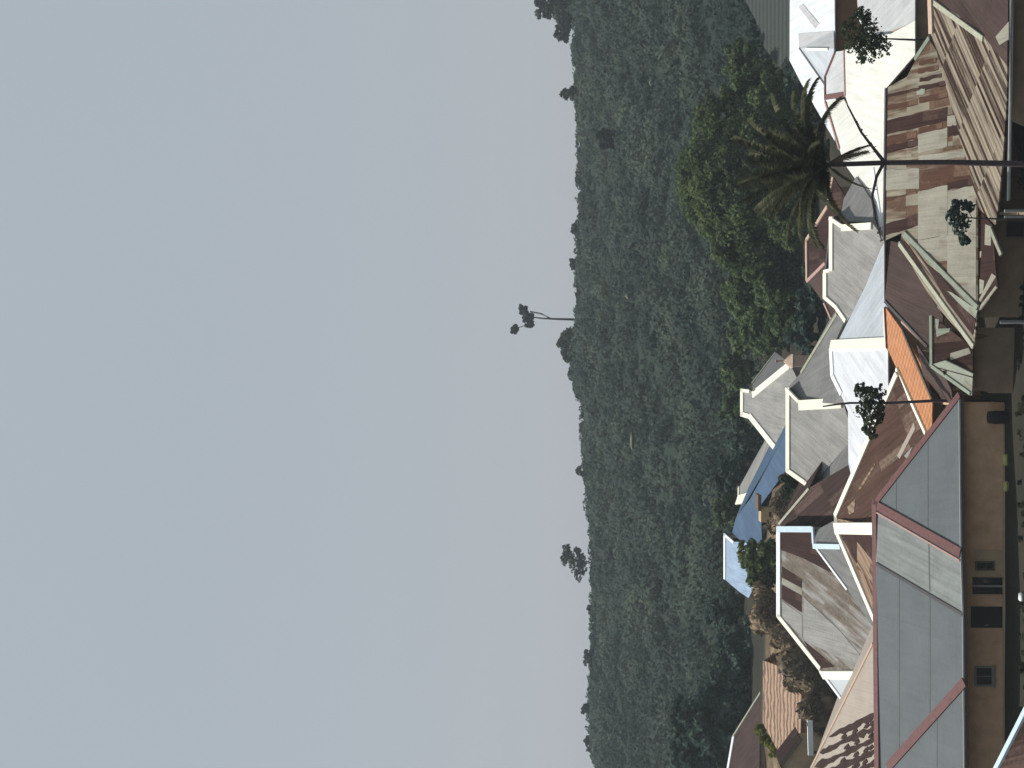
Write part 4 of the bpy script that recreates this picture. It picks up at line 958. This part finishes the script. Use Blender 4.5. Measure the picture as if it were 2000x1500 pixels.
def stalk(pts, r0, name="flower_stalk"):
    bm = bmesh.new(); P_ = [at(*p) for p in pts]; add_tube(bm, P_, [r0 * (1 - .6 * i / (len(pts) - 1)) for i in range(len(pts))], 6)
    for i in range(26):
        t = random.uniform(.25, 1) * (len(P_) - 1); k = min(len(P_) - 2, int(t)); q = P_[k].lerp(P_[k + 1], t - k); e = Vector((random.gauss(0, 1), random.gauss(0, 1), random.gauss(-.6, 1))).normalized()
        sd = e.orthogonal().normalized(); ln = random.uniform(.08, .28)
        bm.faces.new([bm.verts.new(q), bm.verts.new(q + e * ln * .5 + sd * .05), bm.verts.new(q + e * ln), bm.verts.new(q + e * ln * .5 - sd * .05)])
    recalc(bm); bm_obj(name, bm, M_BARKP, palm)
stalk([(1727, 316, YT), (1708, 292, YT - .3), (1682, 258, YT - .6), (1655, 205, YT - .8)], .12)
stalk([(1725, 320, YT), (1712, 345, YT - .3), (1703, 385, YT - .5), (1710, 430, YT - .7), (1722, 470, YT - .8)], .10)

# small trees among the houses
Y1 = 113.0
tree("small_tree", "small dark tree with ragged crown in front of the cream-white roof", [(1660, 75, 24, 40, Y1), (1700, 60, 32, 32, Y1), (1724, 88, 20, 30, Y1), (1690, 105, 26, 20, Y1), (1682, 32, 26, 20, Y1), (1680, 75, 30, 36, Y1)], (at(1790, 78, Y1).x, Y1), M_F_NEAR, .12, 16, 1, .10, rsub=(.16, .42), fill=.2,
     trunk_pts=[(at(1790, 78, Y1).x, Y1, -.3), tuple(at(1788, 78, Y1)), tuple(at(1740, 76, Y1)), tuple(at(1690, 74, Y1))])
Y2 = 92.0
tree("spiky_tree", "young spiky dark tree on a thin stem before the patched rusty roof", [(1862, 425, 16, 20, Y2), (1880, 440, 18, 26, Y2), (1868, 400, 14, 12, Y2), (1890, 405, 16, 14, Y2), (1885, 470, 12, 10, Y2)], (at(1990, 428, Y2).x, Y2), M_F_DARK, .11, 14, 1, .07, rsub=(.18, .42),
     trunk_pts=[(at(1990, 428, Y2).x, Y2, -.3), tuple(at(1960, 428, Y2)), tuple(at(1905, 426, Y2)), tuple(at(1872, 424, Y2))])
Y3 = 106.0
tree("pruned_tree", "tree with a bare dark top spike standing before the white hip roof and orange tiles", [(1692, 785, 30, 30, Y3), (1704, 815, 28, 24, Y3), (1682, 762, 20, 18, Y3), (1712, 765, 20, 18, Y3), (1700, 842, 16, 16, Y3), (1715, 795, 16, 22, Y3)], (at(1860, 783, Y3).x, Y3), M_F_NEAR, .12, 16, 1, .12, M_BARKP, rsub=(.16, .42), limbs=False,
     trunk_pts=[(at(1860, 783, Y3).x, Y3, -.3), tuple(at(1822, 783, Y3)), tuple(at(1735, 787, Y3)), tuple(at(1660, 787, Y3)), tuple(at(1632, 790, Y3)), tuple(at(1607, 794, Y3))])

# ridge line trees
GR = "trees standing on the ridge line"
YR = 428.0
tree("ridge_tree", "big dark tree clump on the ridge at the right edge", [(1064, 14, 22, 26, YR), (1050, -12, 16, 20, YR), (1098, 64, 16, 22, YR), (1096, 15, 22, 34, YR), (1092, -40, 26, 30, YR), (1104, 42, 14, 34, YR), (1110, 20, 10, 40, YR)], (at(1115, 25, YR).x, YR), M_F_RIDGE, .62, 30, .95, .35, group=GR)
tree("ridge_tree", "small pointed tree on the ridge just left of the big ridge clump", [(1106, 182, 12, 12, YR), (1117, 183, 9, 16, YR)], None, M_F_RIDGE, .55, 30, 1, .2, group=GR)
t = tree("ridge_tree", "tall thin forked tree with flat-topped tufts, highest on the ridge", [(1030, 615, 13, 18, YR), (1022, 604, 11, 10, YR), (1034, 634, 8, 8, YR), (1005, 643, 7, 11, YR)], (at(1120, 624, YR).x, YR), M_F_RIDGE, .50, 34, 1.0, .34, limbs=False, group=GR, flat=.55,
     trunk_pts=[tuple(at(1122, 624, YR)), tuple(at(1085, 623, YR)), tuple(at(1060, 622, YR)), tuple(at(1030, 618, YR))])
bm = bmesh.new(); add_tube(bm, [at(1075, 622, YR), at(1058, 613, YR), at(1035, 608, YR)], [.22, .2, .15], 6); add_tube(bm, [at(1034, 634, YR), at(1018, 638, YR), at(1005, 643, YR)], [.15, .12, .1], 6); recalc(bm); bm_obj("fork", bm, M_BARK, t, True)
tree("ridge_tree", "dense rounded ridge tree right beside the tall forked one", [(1106, 670, 19, 28, YR), (1112, 650, 14, 16, YR), (1112, 695, 16, 16, YR)], None, M_F_RIDGE, .6, 34, 1.1, .3, group=GR)
tree("ridge_tree", "airy ridge tree with see-through crown, standing alone on the left half of the ridge", [(1108, 1074, 12, 14, YR), (1116, 1095, 18, 20, YR), (1130, 1118, 14, 18, YR), (1104, 1088, 10, 14, YR), (1128, 1078, 10, 12, YR), (1138, 1100, 12, 20, YR)], (at(1148, 1100, YR).x, YR), M_F_RIDGE, .28, 26, .9, .2, group=GR, rsub=(.18, .4))
for (x, y, rx, ry), l in zip([(1112, 448, 8, 16), (1108, 516, 8, 12), (1122, 270, 7, 10), (1108, 728, 10, 20), (1122, 920, 10, 12), (1138, 1285, 9, 22), (1132, 1384, 10, 12), (1140, 1450, 10, 20), (1120, 345, 7, 20), (1142, 1190, 6, 10)],
                             ["low twin-topped ridge bush right of the tall forked tree", "pointed ridge bush nearest the right of the tall forked tree", "tiny ridge bush above the lone dark hillside tree", "ridge bush left of the dense rounded ridge tree", "thin wispy sapling on the ridge", "long low ridge bush left of the airy tree", "upright small ridge tree toward the left end", "leaning ridge bush at the left end of the skyline", "flat ridge bush above the huge broadleaf tree", "tiny ridge shrub just left of the airy tree"]):
    tree("ridge_bush", l, [(x + 9, y, rx * .8, ry, YR), (x + 15, y + random.uniform(-8, 8), rx * .7, ry * .9, YR)], None, M_F_RIDGE, .34 if "wispy" not in l else .25, 22, .9, .12, cat="bush", group="bushes on the ridge line")
# single dark tree half-way up the hill
def hill_hit(x, y):
    lo, hi = YB, YC
    for _ in range(40):
        md = (lo + hi) / 2; pp = at(x, y, md)
        if pp.z > hz(pp.x, md): lo = md
        else: hi = md
    return lo
YD = hill_hit(1212, 275) - 3; M_F_BLACK = foliage('blackish_foliage', (.006, .010, .011), (.012, .018, .018), (.022, .032, .028), .1)
tree("dark_tree", "single dark tree half-way up the hillside", [(1188, 275, 20, 22, YD), (1180, 264, 14, 14, YD)], None, M_F_BLACK, .5, 40, 1.4, .3)

# ================================================================== scrub covering the hillside (one mass) and bare patches
nb = 9000; Cs, Ns, Ss = [], [], []
U = rng.random(nb); Yb = 215 + (YC - 215 + 4) * U ** .8
Xb = rng.uniform(-.32, .32, nb) * Yb
big = rng.random(nb)
for X, Y, b in zip(Xb, Yb, big):
    r = .7 + 1.9 * b ** 3 + 2.2 * b ** 16 + (0.8 if math.sin(X * .06 + 1) * math.sin(Y * .05) > .45 else 0)
    z = max(gz(X, Y), hz(X, Y) if Y > YB - 6 else -9); r *= 1.25 if Y < YB else 1.0; r = min(r, 1.5) if Y > 412 else r; fs_ = .62 if Y < 262 else 1.0; n = int((18 + 22 * r) / fs_ ** 1.6); e = rng.normal(size=(n, 3)); e /= np.linalg.norm(e, axis=1, keepdims=True); e[:, 2] = np.abs(e[:, 2])
    Cs.append(np.array([X, Y, z]) + e * np.array([r, r, r * rng.uniform(.6, 1.1)]) * rng.uniform(.7, 1.05, size=(n, 1)))
    Ns.append(e + rng.normal(size=(n, 3)) * .4); Ss.append(rng.uniform(.17, .36, n) * (0.7 + .2 * r) * fs_)
me = leaf_mesh(np.concatenate(Cs), np.concatenate(Ns), np.concatenate(Ss)); me.materials.append(M_F_HILL)
o = link_mesh("hillside_scrub", me); o["kind"] = "stuff"
o["label"] = "dense grey-green scrub covering the hillside"
# weeds on the bank and around the houses
nb = 500; Cs, Ns, Ss = [], [], []
for _ in range(nb):
    if rng.random() < .12: X, Y = rng.uniform(-34, -6), rng.uniform(150, 200)
    else: X, Y = rng.uniform(-28, 28), rng.uniform(84, 98.5)
    r = rng.uniform(.08, .25); n = 10; e = rng.normal(size=(n, 3)); e[:, 2] = np.abs(e[:, 2])
    Cs.append(np.array([X, Y, gz(X, Y) + .1]) + e * r * .5); Ns.append(e); Ss.append(rng.uniform(.06, .2, n))
me = leaf_mesh(np.concatenate(Cs), np.concatenate(Ns), np.concatenate(Ss)); me.materials.append(M_F_GRASS); o = link_mesh("weeds", me); o["kind"] = "stuff"
# pale bare patches of the hillside
M_BARE = plain('pale_bare_slope', (.125, .125, .092), .2, .5, .95)
for (x, y, rx, ry) in ((1236, 105, 4, 10), (1230, 150, 4, 14), (1276, 160, 5, 9), (1230, 578, 5, 7), (1238, 862, 4, 18), (1280, 827, 5, 8)):
    lo, hi = YB, YC
    for _ in range(40):
        md = (lo + hi) / 2; pp = at(x, y, md)
        if pp.z > hz(pp.x, md): lo = md
        else: hi = md
    pp = at(x, y, lo); k = lo / F; bm = bmesh.new(); bmesh.ops.create_icosphere(bm, subdivisions=3, radius=1.0)
    for v in bm.verts:
        d_ = v.co; kk = 1 + .2 * math.sin(5 * d_.x + x) * math.cos(4 * d_.z + y)
        v.co = Vector((pp.x + d_.x * ry * k * kk, lo + d_.y * 1.6, pp.z + .4 + d_.z * rx * k * kk))
    o = bm_obj("bare_earth", bm, M_BARE, None, True); o["kind"] = "structure"

# ================================================================== clutter in the yard of the front house
def small(name, label, x, y, Y, sx_, sy_, sz_, mat, cat, group=None):
    p = at(x, y, Y); g0 = gz(p.x, Y); bm = bmesh.new()
    add_box(bm, Vector((p.x - sx_ / 2, Y - sy_ / 2, g0)), Vector((sx_, 0, 0)), Vector((0, sy_, 0)), Vector((0, 0, sz_)))
    bmesh.ops.bevel(bm, geom=bm.edges[:], offset=min(sx_, sy_, sz_) * .22, segments=2, affect='EDGES'); recalc(bm)
    o = bm_obj(name, bm, mat, None, True); o["label"] = label; o["category"] = cat
    if group: o["group"] = group
    return o
small("jerrycan", "pale lime jerrycan by the front wall, right one of two", 1957, 898, 101.4, .75, .3, .36, M_LIME, "jerrycan")
small("jerrycan", "pale lime jerrycan by the front wall, left one of two", 1958, 950, 101.3, .65, .3, .36, M_LIME, "jerrycan")
small("basin", "small white basin on the ground near the doorway", 1997, 1166, 98.0, .5, .4, .25, M_TWHITE, "basin")
# water drum beside the wall's right end
p = at(1945, 815, 101.4); bm = bmesh.new(); add_tube(bm, [Vector((p.x, 101.4, -.1)), Vector((p.x, 101.4, .9)), Vector((p.x, 101.4, 1.3))], [.42, .44, .40], 14); recalc(bm)
o = bm_obj("drum", bm, M_DARK, None, True); o["label"] = "dark water drum against the front house wall's right end"; o["category"] = "drum"
# fence posts along the yard
# ================================================================== haze
bm = bmesh.new(); add_box(bm, Vector((-760, -80, -75)), Vector((1520, 0, 0)), Vector((0, 1020, 0)), Vector((0, 0, 140))); recalc(bm)
g = G("valley_haze"); pv = g.n("VolumePrincipled"); pv.inputs["Color"].default_value = (.80, .90, .97, 1); pv.inputs["Density"].default_value = .00026; pv.inputs["Anisotropy"].default_value = 0.0
g.t.links.new(pv.outputs[0], g.out.inputs["Volume"])
hzo = bm_obj("haze", bm, g.m); hzo["kind"] = "stuff"
